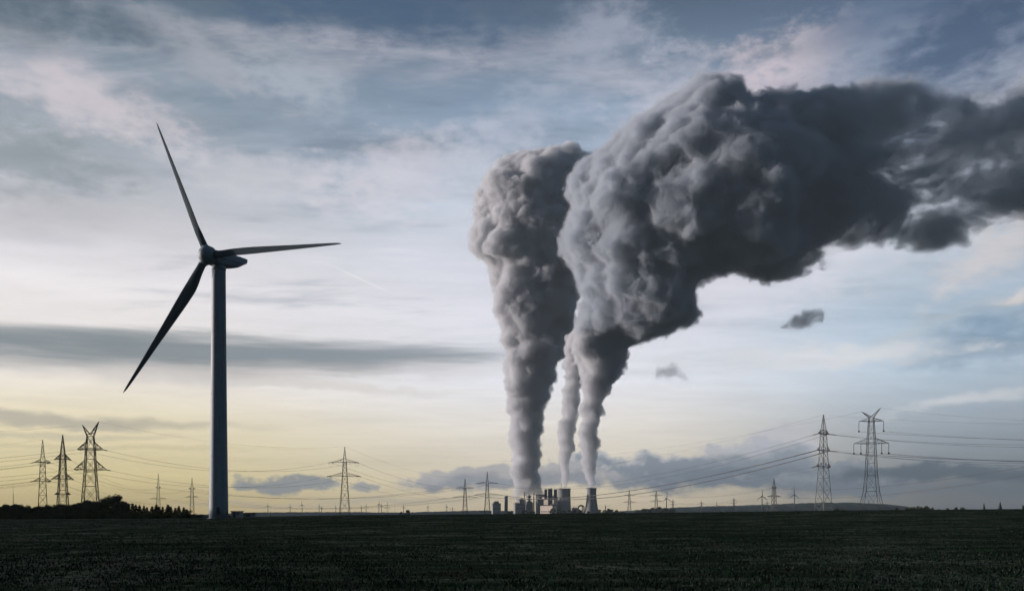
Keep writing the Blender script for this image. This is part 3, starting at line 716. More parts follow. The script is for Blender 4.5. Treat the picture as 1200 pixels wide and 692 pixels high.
# ---------------------------------------------------------------- power station
def build_station():
    Y = 3000.; s = Y/F
    gz = -9.0
    X = lambda px: (px-CX)*s
    Z = lambda py: EYE + (HY-py)*s
    def ctower(px, y, top, rt, rb, label, mt='concrete'):
        t = thing('cooling_tower', label, 'cooling tower', (X(px)*y/Y, y, gz), 0, 'cooling towers of the power station')
        k = y/Y; H = Z(top)*k - gz; rt *= s*k; rb *= s*k
        prof = []; inner = []
        for f in np.linspace(0, 1, 28):
            r_ = rb + (rt-rb)*(1-(1-f)**2.0) ; r_ += (.05*rt*max(0, f-.8)/.2)
            prof.append((r_, 7 + (H-7)*f))
        for rr, zz in prof[::-1]: inner.append((rr-1.2, zz))
        MB().lathe(prof + inner, 48, caps=False).build('shell', M[mt], t, True)
        MB().lathe([(prof[-1][0]+.05, H-2.5), (prof[-1][0]+1.0, H-2.3), (prof[-1][0]+1.0, H+.4), (prof[-1][0]-.9, H+.4)], 48, caps=False).build('rim', M['clad_dark'], t)
        lg = MB()
        for q in range(24):
            a, b, c = (2*math.pi*(q+d)/24 for d in (0, .5, 1))
            lg.bar((rb*1.03*math.cos(a), rb*1.03*math.sin(a), -2), (rb*math.cos(b), rb*math.sin(b), 7.5), .6)
            lg.bar((rb*1.03*math.cos(c), rb*1.03*math.sin(c), -2), (rb*math.cos(b), rb*math.sin(b), 7.5), .6)
        lg.build('support_legs', M['concrete'], t)
        return t
    ctower(693.2, 2860, 571.5, 5.4, 9.0, 'slim waisted cooling tower standing alone right of the station')
    ctower(661, 2960, 572, 7.4, 8.6, 'broad straight cooling tower beside the lit boiler building')
    ctower(633, 3200, 579, 4.8, 6.0, 'pale cooling tower half hidden behind the boiler blocks', 'concrete_light')
    def block(name, label, px0, px1, top, y, depth, mt, rz=0, cat='building', roof='roof', bands=0, windows=0, group=None):
        w = (px1-px0)*s/2; t = thing(name, label, cat, (X((px0+px1)/2)*y/Y, y, gz), rz, group)
        H = Z(top) - gz
        MB().box(-w, w, -depth/2, depth/2, -1, H).build('wall', M[mt], t)
        rf = MB(); rf.box(-w-.6, w+.6, -depth/2-.6, depth/2+.6, H+.003, H+1.6); r_ = rf.build('roof', M[roof], t)
        for q in range(3): MB().box(-w*.7+q*w*.55, -w*.7+q*w*.55+w*.25, -3, 3, H+1.603, H+1.6+random.uniform(2, 4.5)).build('roof_vent', M['clad_dark'], r_)
        if bands:
            for q in range(bands):
                zq = H*(.25+.7*q/bands); b = MB(); b.box(-w*.92, w*.92, -depth/2-.4, -depth/2-.003, zq, zq+H*.05); b.build('window_band', M['clad_dark'], t)
        return t, w, H
    # left group
    t, w, H = block('silo_building', 'short grey building with stepped shoulders left of the station', 576.8, 586.2, 590, 2950, 26, 'clad', R(10), bands=2)
    MB().box(-w*.66, w*.62, -9, 9, H+1.603, H+9, 1.5, 1.5).build('penthouse', M['clad'], t)
    t, w, H = block('slab_tower', 'narrow dark slab tower standing alone left of the boiler blocks', 591.4, 594.8, 582.5, 2950, 14, 'clad_dark', R(8))
    MB().add([(-w,-6,H+1.603),(w,-6,H+1.603),(w,6,H+1.603),(-w,6,H+1.603),(w,-6,H+6),(w,6,H+6)], [(0,1,4),(3,5,2),(0,4,5,3),(1,2,5,4),(3,2,1,0)]).build('slanted_cap', M['clad_dark'], t)
    block('boiler_house', 'low grey boiler block at the left end of the station', 603, 609, 590, 2960, 30, 'clad', R(14), bands=2)
    t, w, H = block('boiler_house', 'taller boiler block with pale dome on its roof', 607.5, 615, 586, 3000, 30, 'clad', R(14), bands=3)
    MB().lathe([(w*.62, H+1.6), (w*.62, H+4), (w*.5, H+7.5), (w*.25, H+9.4), (.1, H+10)], 20).build('dome', M['concrete_light'], t, True)
    t, w, H = block('boiler_house', 'dark boiler block with banded upper storeys', 616.5, 623.5, 589, 2970, 28, 'clad_dark', R(12), bands=2)
    for q in range(3): MB().box(-w*(.8-.1*q), w*(.8-.1*q), -9, 9, H+1.603+q*9, H+1.6+q*9+4.5).build('upper_storey', M['clad_dark' if q % 2 == 0 else 'clad'], t)
    MB().box(-w*.35, w*.35, -6, 6, H+1.603, H+27).build('core', M['clad'], t)
    block('boiler_house', 'mid grey block in front of the pale cooling tower', 628.8, 637, 585.5, 2985, 26, 'clad', R(14), bands=2)
    # the lit unit: beige hall with three dark bunkers in front
    t, w, H = block('turbine_hall', 'beige boiler building lit by the low sun', 637.5, 653.5, 582, 3010, 40, 'clad_beige', R(-46))
    MB().box(-w*.45, w*.8, -20.6, -20.003, 12, 18).build('window_band', M['clad_dark'], t)
    for a_, b_, lo, lab in ((638,641.3,585,'narrow dark bunker tower, left one of three'),(642.3,647.3,592,'wide dark bunker tower, middle one of three'),(649,652.8,585,'narrow dark bunker tower, right one of three')):
        t2, w2, H2 = block('bunker_tower', lab, a_, b_, 574, 2972 if lo < 590 else 2885, 12, 'clad_dark', R(-4), 'tower', 'roof', group='bunker towers of the lit boiler building')
        MB().box(-w2*1.02, w2*1.02, -6.6, -6.003, H2*.86, H2*.9).build('cornice', M['clad'], t2)
    block('annex_hall', 'beige middle hall lit by the sun below the two narrow bunker towers', 637.5, 652.5, 585.5, 2935, 18, 'clad_beige', R(-42))
    t, w, H = block('annex_hall', 'low beige hall lit by the sun at the foot of the bunker towers', 633.5, 651.5, 592.5, 2850, 20, 'clad_beige', R(-44))
    for q in range(5): MB().box(-w*.85+q*w*.36, -w*.85+q*w*.36+w*.2, -10.5, -10.003, 14, 19).build('window', M['clad_dark'], t)
    block('annex_hall', 'low grey hall between the two large cooling towers', 670.5, 677, 595.5, 2960, 24, 'clad', R(6), bands=1)
    # pipe arch between the towers
    p = MB(); pts = [(X(676.5)+2.4*q, 2950 + 0*q, Z(593.5) + 5*math.sin(math.pi*q/8) - gz) for q in range(9)]
    p.tube([(a-X(680), 0, c) for a, b, c in pts], 2.6, 8); p.bar((X(676.5)-X(680),0,-1),(X(676.5)-X(680),0,pts[0][2]),2.2,None,8); p.bar((X(676.5)+19.2-X(680),0,-1),(X(676.5)+19.2-X(680),0,pts[0][2]),2.2,None,8)
    tag(p.build('flue_pipe', M['clad'], None, True, (X(680), 2950, gz)), 'arched flue pipe between the two large cooling towers', 'pipe')
    def stack(px, top, r0, y, label, mt='clad'):
        t = thing('chimney', label, 'chimney', (X(px)*y/Y, y, gz), 0, 'thin chimneys of the power station'); H = Z(top)*y/Y - gz
        MB().lathe([(r0*1.25, -1), (r0, H*.5), (r0*.85, H)], 20).build('shaft', M[mt], t, True)
        for f in (.6, .98): MB().lathe([(r0*1.0, H*f-.6), (r0*1.35, H*f-.5), (r0*1.35, H*f+.5), (r0*1.0, H*f+.6)], 20, caps=False).build('band', M['clad_dark'], t)
    stack(614.6, 576, 1.5, 2965, 'thin dark chimney rising left of the banded boiler block', 'clad_dark')
    stack(625.6, 577, 2.3, 2965, 'thin pale chimney just right of the banded boiler block', 'concrete_light')
    stack(628.2, 578.5, 1.8, 3040, 'thin chimney at the left edge of the pale cooling tower', 'concrete_light')
    stack(657.6, 567, .9, 3020, 'needle thin mast behind the broad cooling tower', 'clad_dark')
    stack(682.4, 592, 1.8, 2950, 'short chimney left of the slim cooling tower')
    stack(709.6, 592, 1.8, 2800, 'short dark chimney among trees right of the slim cooling tower', 'clad_dark')
build_station()

# ---------------------------------------------------------------- small far things
def mast(px, top, Y, label):
    x = (px-CX)/F*Y; z = tz(x, Y); H = EYE+(HY-top)/F*Y - z
    t = thing('radio_mast', label, 'mast', (x, Y, z))
    MB().bar((0,0,-.5), (0,0,H*.8), .28, .2, 6).build('pole', M['dark'], t); MB().bar((0,0,H*.8), (0,0,H), .1, .06, 6).build('aerial', M['dark'], t)
mast(15.5, 568, 620, 'thin lone mast behind the trees near the left edge')
mast(462.5, 584, 3600, 'thin tall mast on the horizon between lone pylon and power station')
mast(811, 584.5, 3800, 'thin tall mast on the horizon above the left hill slope')
mast(317, 598, 520, 'short dark post standing on the field edge right of the sheds')
def church():
    Y = 1500.; x = (1172-CX)/F*Y; z = tz(x, Y); s = Y/F
    t = thing('church', 'distant church with a pointed spire at the right end of the horizon', 'church', (x, Y, z))
    H = EYE+(HY-586.5)*s - z; b = H*.55
    MB().box(-2.3, 2.3, -2.3, 2.3, -1, b).build('bell_tower', M['stone'], t)
    MB().add([(-2.6,-2.6,b+.003),(2.6,-2.6,b+.003),(2.6,2.6,b+.003),(-2.6,2.6,b+.003),(0,0,H)], [(3,2,1,0),(0,1,4),(1,2,4),(2,3,4),(3,0,4)]).build('spire', M['slate'], t)
    MB().box(2.303, 14, -3, 3, -1, b*.42).build('nave', M['stone'], t)
    c = b*.42; MB().add([(2.303,-3.3,c+.003),(14.3,-3.3,c+.003),(14.3,3.3,c+.003),(2.303,3.3,c+.003),(2.303,0,c+4),(14.3,0,c+4)], [(3,2,1,0),(0,1,5,4),(2,3,4,5),(1,2,5),(3,0,4)]).build('roof', M['slate'], t)
church()
def far_turbine():
    t = thing('wind_turbine', 'tiny distant wind turbine on the horizon', 'wind turbine', (0,0,0), 0, 'tiny wind turbines along the horizon')
    MB().lathe([(2.2,-5),(1.9,30),(1.5,64)], 10).build('tower', M['dark'], t, True)
    MB().box(-1.8,1.8,-2.5,6,64,67.4,.3,.3).build('nacelle', M['dark'], t)
    b = MB().add([(-1.1,0,1),(1.1,0,1),(1.3,0,9),(-.9,0,9),(.3,0,25),(-.25,0,25),(-1.1,.8,1),(1.1,.8,1),(1.3,.7,9),(-.9,.5,9),(.3,.3,25),(-.25,.3,25)],
        [(0,1,2,3),(3,2,4,5),(7,6,9,8),(8,9,11,10),(1,7,8,2),(2,8,10,4),(6,0,3,9),(9,3,5,11),(5,4,10,11),(0,6,7,1)])
    me = b.mesh('blade', M['dark'])
    for k in range(3):
        o = bpy.data.objects.new('blade', me); col.objects.link(o); o.parent = t; o.location = (0,-3.2,65.7); o.rotation_euler = (0, k*2*math.pi/3, 0)
    return t
ft = far_turbine()
spots = [(314,592),(340,593),(354,591),(374,593),(377,594.5),(393.5,594),(423.5,594),(429,592.5),(444,590),(447,592),(473,593.5),(501.5,593),(523.5,593),(530,595),(781,583),(840,591),(893,580.5),(931,578.5)]
for i, (px, row) in enumerate(spots):
    o = ft if i == 0 else copy_tree(ft)
    Y = 5000 if row > 588 else 3300
    x = (px-CX)/F*Y; zt = EYE+(HY-row)/F*Y; sc = (zt+9)/67.
    o.location = (x, Y, -9); o.scale = (1, 1, sc); o.rotation_euler = (0, 0, R(random.uniform(-40, 50)))
    for ch in [c for c in col.objects if c.parent == o and c.name.startswith('blade')]:
        ch.rotation_euler.y += .0

# ---------------------------------------------------------------- trees
def tree_meshes(kind, seed):
    """unit tree, one metre tall: tapered trunk with limbs, and a crown of many small leaf faces in uneven clumps"""
    g = np.random.default_rng(seed); tr = MB()
    if kind == 'round':
        cl = []
        n = 26; 
        tr.tube([(0,0,-.05),(.01,.01,.2),(.0,.02,.45),(.02,0,.7)], [.035,.028,.02,.008], 7)
        for i in range(n):
            th = g.random()*6.28; h = .22 + .70*g.random(); rr = .36*math.sin(math.pi*min(.97, (h-.08)/.95))**.7*math.sqrt(g.random())
            c = np.array([rr*math.cos(th), rr*math.sin(th), h]); cl.append((c, g.uniform(.08, .17)))
            if i % 2 == 0: b = np.array([0, .01, max(.15, h-.25)]); tr.tube([b, (b+c)/2+[0,0,.02], c], [.012,.008,.003], 5)
        per = 170
    elif kind == 'spire':
        cl = []; n = 22
        tr.tube([(0,0,-.05),(0,.01,.5),(.01,0,.95)], [.03,.02,.004], 7)
        for i in range(n):
            h = .12 + .86*i/n; th = i*2.4; rr = .20*(1.05-h)
            c = np.array([rr*math.cos(th), rr*math.sin(th), h]); cl.append((c, .10*(1.15-h)+.015))
            tr.tube([(0,0,h-.04), c], [.006,.002], 4)
        per = 150
    else:   # bush
        cl = []; n = 20
        for i in range(n):
            th = g.random()*6.28; rr = .55*math.sqrt(g.random()); h = .15 + .7*g.random()*(1-(rr/.62)**2)
            c = np.array([rr*math.cos(th), rr*math.sin(th), h]); cl.append((c, g.uniform(.12, .2)))
            tr.tube([(rr*.3*math.cos(th), rr*.3*math.sin(th), -.05), c*[.7,.7,.6], c], [.014,.01,.004], 5)
        per = 190
    V = []; mi = []
    for c, r_ in cl:
        d = g.normal(size=(per, 3)); d /= np.linalg.norm(d, axis=1)[:, None]
        p = c + d*r_*(g.random((per, 1))**.45)*[1.1, 1.1, .85]
        u = g.normal(size=(per, 3)); u /= np.linalg.norm(u, axis=1)[:, None]
        w = np.cross(u, g.normal(size=(per, 3))); w /= np.linalg.norm(w, axis=1)[:, None]
        sz = g.uniform(.014, .032, (per, 1))
        V.append(np.stack([p-u*sz, p+w*sz*.6, p+u*sz, p-w*sz*.6], 1).reshape(-1, 3))
        mi += list(g.integers(0, 3, per)) if g.random() < .5 else [int(g.integers(0, 3))]*per
    V = np.concatenate(V); nq = len(V)//4
    cr = MB(); cr.add(V, [(4*i, 4*i+1, 4*i+2, 4*i+3) for i in range(nq)]); cr.mi = [int(x) for x in mi]
    return tr.mesh('trunk', M['bark']), cr.mesh('crown', [M['leaf_a'], M['leaf_b'], M['leaf_c']])
TM = {k: [tree_meshes(k, 10+i) for i in range(n)] for k, n in (('round', 5), ('spire', 3), ('bush', 4))}
def tree(kind, px, Y, top, width, label, group, cat=None, sink=0.0):
    """top: row of the crown's top, width: crown width in px"""
    x = (px-CX)/F*Y; z = tz(x, Y) - sink; H = EYE+(HY-top)/F*Y - z
    name = {'round': 'broadleaf_tree', 'spire': 'slender_tree', 'bush': 'bush'}[kind]
    t = thing(name, label, cat or ('bush' if kind == 'bush' else 'tree'), (x, Y, z), random.random()*6.28, group)
    base = {'round': .86, 'spire': .42, 'bush': 1.35}[kind]
    w = width/F*Y/base
    t.scale = (w, w, H)
    tm, cm = random.choice(TM[kind])
    for nm, me in (('trunk', tm), ('crown', cm)):
        o = bpy.data.objects.new(nm, me); col.objects.link(o); o.parent = t
    return t
# the belt on the left: silhouette rows of the photograph
belt = [(-40,592),(0,592),(8,590),(20,589),(30,590),(38,591),(46,593),(55,591),(66,590),(76,591),(86,589),(96,586),(104,584),(112,586),(120,583),(128,580.5),(136,581),(146,585),(156,590),(165,592),(175,591),(190,591),(205,592),(215,593),(225,596),(235,600),(243,602.5)]
bxs = [b[0] for b in belt]; bys = [b[1] for b in belt]
G1 = 'trees of the dark belt on the left'
for px in list(np.arange(-34, 150, 8.2)):
    top = float(np.interp(px, bxs, bys)) + random.uniform(-.8, 1.6)
    if 124 < px < 140: continue
    tree('round', px + random.uniform(-2, 2), random.uniform(372, 420), top, random.uniform(17, 26), 'dark bushy tree in the tree belt on the left', G1, sink=.5)
for px in np.arange(-38, 150, 9.5):
    top = float(np.interp(px, bxs, bys)) + random.uniform(1.5, 4)
    tree('round', px + random.uniform(-2, 2), random.uniform(425, 470), top, random.uniform(22, 30), 'dark bushy tree in the tree belt on the left', G1, sink=1.5)
tree('round', 132, 380, 579.6, 34, 'tallest round dark tree of the left belt, just right of the horned pylon', G1, sink=.5)
for px in np.arange(150, 222, 4.6):
    top = float(np.interp(px, bxs, bys)) + random.uniform(-1.2, 2.2)
    tree('spire', px + random.uniform(-1, 1), random.uniform(352, 372), top, random.uniform(7, 11), 'slender dark tree in the hedge between belt and turbine', 'slender trees of the hedge', sink=.4)
for px in np.arange(-36, 246, 7.0):
    top = max(float(np.interp(px, bxs, bys)) + 4, 594) + random.uniform(0, 3)
    if px > 222: top = float(np.interp(px, bxs, bys)) + random.uniform(-.5, 1)
    tree('bush', px + random.uniform(-2, 2), random.uniform(338, 350), min(top, 604), random.uniform(13, 19), 'dark bush filling the foot of the left tree belt', 'bushes under the left tree belt', sink=.5)
tree('bush', 268.5, 296, 600.3, 5, 'small dark shrub squeezed between turbine tower and kiosk', None, sink=.2)
G2 = 'trees at the foot of the power station'
for px, top, w in ((615,597,9),(623,598,8),(648,595,9),(655,596,9),(661,597.5,9),(668,597,8),(673,596.5,9),(680,596,8),(703,596.5,9),(709,597,9),(715,595,11),(722,597,9),(730,598,8),(597,599,8),(690,598.5,8)):
    tree('round', px, random.uniform(2300, 2500), top, w, 'dark tree clump at the foot of the power station', G2, sink=1)
for px, top, w in ((748,597,11),(756,595.5,12),(764,594.5,12),(772,593.5,13),(780,594,12),(788,595.5,11)):
    tree('round', px, random.uniform(2500, 2700), top, w, 'dark tree in the small wood left of the blue hill', 'trees of the small wood left of the hill', sink=1)
for px, top, w in ((470,599,5.5),(477.5,597,7.5)):
    tree('round', px, 1500, top, w, 'lone dark tree on the horizon right of the lone grey pylon', 'pair of lone trees on the horizon', sink=1)
G3 = 'low trees along the right horizon'
for px, top, w in ((1051,594.5,10),(1064,594.5,9),(1070,593.5,11),(1078,592,13),(1085,592.5,12),(1092,594,11),(1101,596,9),(1111,595,9),(1120,594,8),(1128,594,8),(1134,596,8),(1044,596,8),(980,595.5,12),(988,596.5,9)):
    tree('round', px, random.uniform(880, 980), top, w, 'low dark tree along the right horizon', G3, sink=1)
tree('round', 1153.5, 700, 588.5, 3.4, 'tiny lollipop shaped tree alone left of the church', None, sink=.3)
tree('round', 1200, 900, 590.5, 6, 'dark tree at the very right end of the horizon', None, sink=.5)

# ---------------------------------------------------------------- smoke and steam
def smoke_mat(name, dens, t0=.22, width=.30, amp=1.0, scale=.014, albedo=(.88,.91,.95), aniso=.2, step=2.0, drift=False):
    """vapour: the grid holds how deep a point lies inside the billows (0 at the skin, 1 in the body); fractal noise tears that skin"""
    m = bpy.data.materials.new(name); m.use_nodes = True; nt = m.node_tree
    nt.nodes.remove(nt.nodes['Principled BSDF']); N = NT(nt)
    pv = N.new('ShaderNodeVolumePrincipled'); pv.inputs['Density Attribute'].default_value = ''
    at = N.new('ShaderNodeAttribute', attribute_name='density'); depth = at.outputs['Fac']
    t = N.new('ShaderNodeTexCoord'); p = t.outputs['Object']
    n = N.m('SUBTRACT', N.noise(p, scale, 8, .70, .7), .5)
    if drift:
        # downwind the cloud frays: the noise bites deeper and opens gaps
        sx, sy, sz = N.sep(p)
        w = N.sm(sx, (800-CX)*SS, (1110-CX)*SS)
        mp = N.new('ShaderNodeMapping'); mp.inputs['Rotation'].default_value = (0, R(14), 0); mp.inputs['Scale'].default_value = (.75, 1.0, 1.25); N.l.new(p, mp.inputs['Vector'])
        n2 = N.m('SUBTRACT', N.noise(mp.outputs[0], .0048, 9, .64, .6), .5)
        d = N.m('ADD', depth, N.m('ADD', N.m('MULTIPLY', n, amp*2), N.m('MULTIPLY', n2, N.sm(w, 0, 1, .2, 12.0, 'LINEAR'))))
        for hx, hy, ha, hb in GAPS:
            q1 = N.m('DIVIDE', N.m('SUBTRACT', sx, (hx-CX)*SS*.95), ha*SS); q2 = N.m('DIVIDE', N.m('SUBTRACT', sz, EYE + (HY-hy)*SS*.95), hb*SS)
            q = N.m('ADD', N.m('MULTIPLY', q1, q1), N.m('MULTIPLY', q2, q2))
            d = N.m('SUBTRACT', d, N.m('MULTIPLY', N.m('EXPONENT', N.m('MULTIPLY', q, -1.0)), 1.7))
        lo = N.sm(w, 0, 1, t0, .92, 'LINEAR')
        f = N.m('MULTIPLY', N.sm(d, lo, N.m('ADD', lo, N.sm(w, 0, 1, width, .75, 'LINEAR'))), N.sm(w, 0, 1, 1.0, .40, 'LINEAR'))
    else:
        sz = N.sep(p)[2]; am = N.sm(sz, 150, 650, amp*.9, amp*2); lo = N.sm(sz, 150, 650, t0 - .22, t0)
        d = N.m('ADD', depth, N.m('MULTIPLY', n, am)); f = N.sm(d, lo, N.m('ADD', lo, width))
    f = N.m('MULTIPLY', f, N.sm(depth, .005, .16))          # nothing outside the skin
    N.l.new(N.m('MULTIPLY', f, dens), pv.inputs['Density'])
    pv.inputs['Color'].default_value = (*albedo, 1); pv.inputs['Anisotropy'].default_value = aniso
    N.l.new(pv.outputs[0], nt.nodes['Material Output'].inputs['Volume'])
    m.cycles.volume_step_rate = step
    m.cycles.volume_sampling = 'MULTIPLE_IMPORTANCE'
    return m
def vapour_nodes(m, voxel, band):
    """geometry nodes: fill the closed hull with a density grid ramping inward from its skin"""
    ng = bpy.data.node_groups.new('vapour', 'GeometryNodeTree')
    ng.interface.new_socket('Geometry', in_out='INPUT', socket_type='NodeSocketGeometry'); ng.interface.new_socket('Geometry', in_out='OUTPUT', socket_type='NodeSocketGeometry')
    gi = ng.nodes.new('NodeGroupInput'); go = ng.nodes.new('NodeGroupOutput'); mv = ng.nodes.new('GeometryNodeMeshToVolume'); sm_ = ng.nodes.new('GeometryNodeSetMaterial')
    mv.resolution_mode = 'VOXEL_SIZE'; mv.inputs['Voxel Size'].default_value = voxel; ng['v'] = 1; mv.inputs['Density'].default_value = 1.0; mv.inputs['Interior Band Width'].default_value = band
    sm_.inputs['Material'].default_value = m
    ng.links.new(gi.outputs[0], mv.inputs['Mesh']); ng.links.new(mv.outputs[0], sm_.inputs['Geometry']); 
    jn = ng.nodes.new('GeometryNodeJoinGeometry')
    ng.links.new(sm_.outputs[0], jn.inputs[0]); ng.links.new(gi.outputs[0], jn.inputs[0]); ng.links.new(jn.outputs[0], go.inputs[0])
    return ng
def veil_mat():
    m = bpy.data.materials.new('thin_vapour'); m.use_nodes = True; nt = m.node_tree
    nt.nodes.remove(nt.nodes['Principled BSDF']); pv = nt.nodes.new('ShaderNodeVolumePrincipled')
    pv.inputs['Color'].default_value = (.80, .85, .90, 1); pv.inputs['Density'].default_value = .0006
    nt.links.new(pv.outputs[0], nt.nodes['Material Output'].inputs['Volume']); return m
VEIL = veil_mat()
SY = 3000.; SS = SY/F
GAPS = [(1052,188,40,15),(1150,212,50,16)]
def ico(sub):
    bm = bmesh.new(); bmesh.ops.create_icosphere(bm, subdivisions=sub, radius=1)
    v = np.array([q.co[:] for q in bm.verts]); f = np.array([[w.index for w in q.verts] for q in bm.faces]); bm.free(); return v, f
ICO = {1: ico(1), 2: ico(2), 3: ico(3)}
GROW = 1.10
def puffs(core, g, k1=16, k2=7, f1=(.30,.52), f2=(.28,.5), rmin=5.0):
    """billows on billows: child spheres budding from the surface of their parents"""
    core = np.asarray(core, float); out = [core]
    cur = core
    for k, fr in ((k1, f1), (k2, f2)):
        n = len(cur); d = g.normal(size=(n, k, 3)); d /= np.linalg.norm(d, axis=2)[..., None]
        r_ = cur[:, None, 3]*g.uniform(*fr, (n, k))
        c = cur[:, None, :3] + d*(cur[:, None, 3:4]*.86)
        ch = np.concatenate([c, r_[..., None]], 2).reshape(-1, 4)
        ch = ch[ch[:, 3] > rmin]
        out.append(ch); cur = ch
    return np.concatenate(out)
def buried(sp):
    """drop spheres that lie wholly inside another"""
    keep = np.ones(len(sp), bool); order = np.argsort(-sp[:, 3])
    big = sp[order[:max(40, len(sp)//12)]]
    for b in big:
        d = np.linalg.norm(sp[:, :3]-b[:3], axis=1)
        keep &= ~((d + sp[:, 3] < b[3]*.98) & (sp[:, 3] < b[3]))
    return sp[keep]
def drop_islands(me, share=.03):
    n = len(me.vertices); e = np.empty(len(me.edges)*2, np.int64); me.edges.foreach_get('vertices', e); a, b = e[0::2], e[1::2]
    par = np.arange(n)
    while True:
        pa, pb = par[a], par[b]; lo, hi = np.minimum(pa, pb), np.maximum(pa, pb); m = lo != hi
        if not m.any(): break
        np.minimum.at(par, hi[m], lo[m])
        while True:
            pp = par[par]
            if (pp == par).all(): break
            par = pp
    cnt = np.bincount(par, minlength=n); small = cnt[par] < share*cnt.max()
    if small.any():
        bm = bmesh.new(); bm.from_mesh(me); bm.verts.ensure_lookup_table()
        bmesh.ops.delete(bm, geom=[bm.verts[i] for i in np.nonzero(small)[0]], context='VERTS'); bm.to_mesh(me); bm.free()
def smoke(name, sp, voxel, m, label, cat='smoke', rough=1.0, band=30.):
    sp = buried(sp); sp[:, 3] *= GROW; V = []; Fc = []; n = 0
    for c in sp:
        v, f = ICO[2 if c[3] > 20 else 1]
        V.append(v*c[3] + c[:3]); Fc.append(f + n); n += len(v)
    V = np.concatenate(V); Fc = np.concatenate(Fc)
    me = bpy.data.meshes.new(name + '_raw'); me.vertices.add(len(V)); me.vertices.foreach_set('co', V.ravel())
    me.loops.add(Fc.size); me.loops.foreach_set('vertex_index', Fc.ravel().astype(np.int32))
    me.polygons.add(len(Fc)); me.polygons.foreach_set('loop_start', np.arange(0, Fc.size, 3)); me.polygons.foreach_set('loop_total', np.full(len(Fc), 3)); me.update()
    o = bpy.data.objects.new(name, me); col.objects.link(o)
    md = o.modifiers.new('remesh', 'REMESH'); md.mode = 'VOXEL'; md.voxel_size = voxel
    for sz, stg in ((70., 26.), (32., 17.), (15., 9.)):
        tx = bpy.data.textures.new('billow', 'CLOUDS'); tx.noise_scale = sz; tx.noise_depth = 3
        dm = o.modifiers.new('billow', 'DISPLACE'); dm.texture = tx; dm.strength = stg*rough; dm.mid_level = .55; dm.texture_coords = 'GLOBAL'
    md = o.modifiers.new('close', 'REMESH'); md.mode = 'VOXEL'; md.voxel_size = voxel; md.use_smooth_shade = True
    dg = bpy.context.evaluated_depsgraph_get(); ev = o.evaluated_get(dg)
    me2 = bpy.data.meshes.new_from_object(ev, depsgraph=dg); o.modifiers.clear(); drop_islands(me2); o.data = me2; me2.name = name; bpy.data.meshes.remove(me)
    me2.materials.clear(); me2.materials.append(VEIL)
    gm = o.modifiers.new('vapour', 'NODES'); gm.node_group = vapour_nodes(m, voxel, band)
    return tag(o, label, cat, 'smoke and steam of the power station')
def SP(px, py, r_px, dy=0.0):
    y = SY + OFF[0] + dy; k = y/F
    return [(px-CX)*k, y, EYE + (HY-py)*k, r_px*k]
OFF = [0.0]
def column(edges, g, jit=.25, lean=0.0, step=.42):
    """edges: (row, left px, right px) from the bottom up"""
    rows = [e[0] for e in edges][::-1]; L = [e[1] for e in edges][::-1]; Rr = [e[2] for e in edges][::-1]
    out = []; y = edges[0][0]
    while y > edges[-1][0]:
        l, r_ = float(np.interp(y, rows, L)), float(np.interp(y, rows, Rr)); w = (r_-l)/2; c = (l+r_)/2
        rr = w*g.uniform(.62, .80)
        off = g.uniform(-1, 1)*(w-rr)
        out.append(SP(c+off, y, rr, g.uniform(-1, 1)*w*jit*SS*1.6))
        if w > 18:
            for sd in (-1, 1):
                r3 = w*g.uniform(.36, .52); out.append(SP(c+sd*(w-r3*1.05), y+g.uniform(-.3,.3)*w, r3, g.uniform(-.7, .7)*w*SS))
            r3 = w*g.uniform(.4, .55); out.append(SP(c+g.uniform(-.5,.5)*w, y, r3, -w*SS*.55))
        y -= max(2.2, rr*step)
    return np.array(out)
g = np.random.default_rng(21)
OFF[0] = 220.0          # the left plume rises from the far end of the station
steam_near = smoke_mat('steam_dense', .060, .20, .30, 1.05, .022)  # paler albedo than the drifting cloud stands in for ambient light
# left plume: three feet that join
lp = [column([(589,601,609),(575,599,613),(556,597,620)], g), column([(580,612,625),(565,608,632),(548,602,636)], g), column([(579,626,639),(568,620,639),(552,610,637)], g),
      column([(562,600,633.5),(540,597,635),(520,596,637),(500,594,638),(480,593,641),(450,591,651),(420,589,659),(400,586,668),(380,583,674),(350,580,678),(330,577,680),(305,569,682),(280,556,682),(262,554,682),(240,558,680),(220,562,678),(205,570,672)], g),
      np.array([SP(600,205,24), SP(622,199,23), SP(617,190,16), SP(640,200,22,60), SP(655,192,15,80), SP(590,222,26), SP(575,245,20), SP(566,262,15), SP(640,230,32,80), SP(630,181,9), SP(652,192,17,40), SP(664,206,20,0), SP(672,230,24,0), SP(640,186,12,30), SP(668,184,19,0), SP(676,204,24,-30), SP(682,234,26,-30)])]
smoke('steam_plume', puffs(np.concatenate(lp), g, 20, 7, (.24, .48)), 4.53, steam_near, 'tall grey steam plume on the left rising from three feet', band=30., rough=.85)
OFF[0] = -40.0
steam_thin = smoke_mat('steam_thin', .075, .14, .34, .95, .034)
mp_ = column([(569,656.5,666.5),(558,654.5,669),(540,653.5,671),(525,652.5,675),(505,652,676.5),(480,652.5,679),(460,656,682),(440,658,685),(422,656,688),(400,660,696),(375,668,704)], g)
smoke('steam_plume', puffs(mp_, g, 14, 6, rmin=3.5), 3.71, steam_thin, 'thin middle steam plume rising from the broad cooling tower', rough=.5, band=16.)
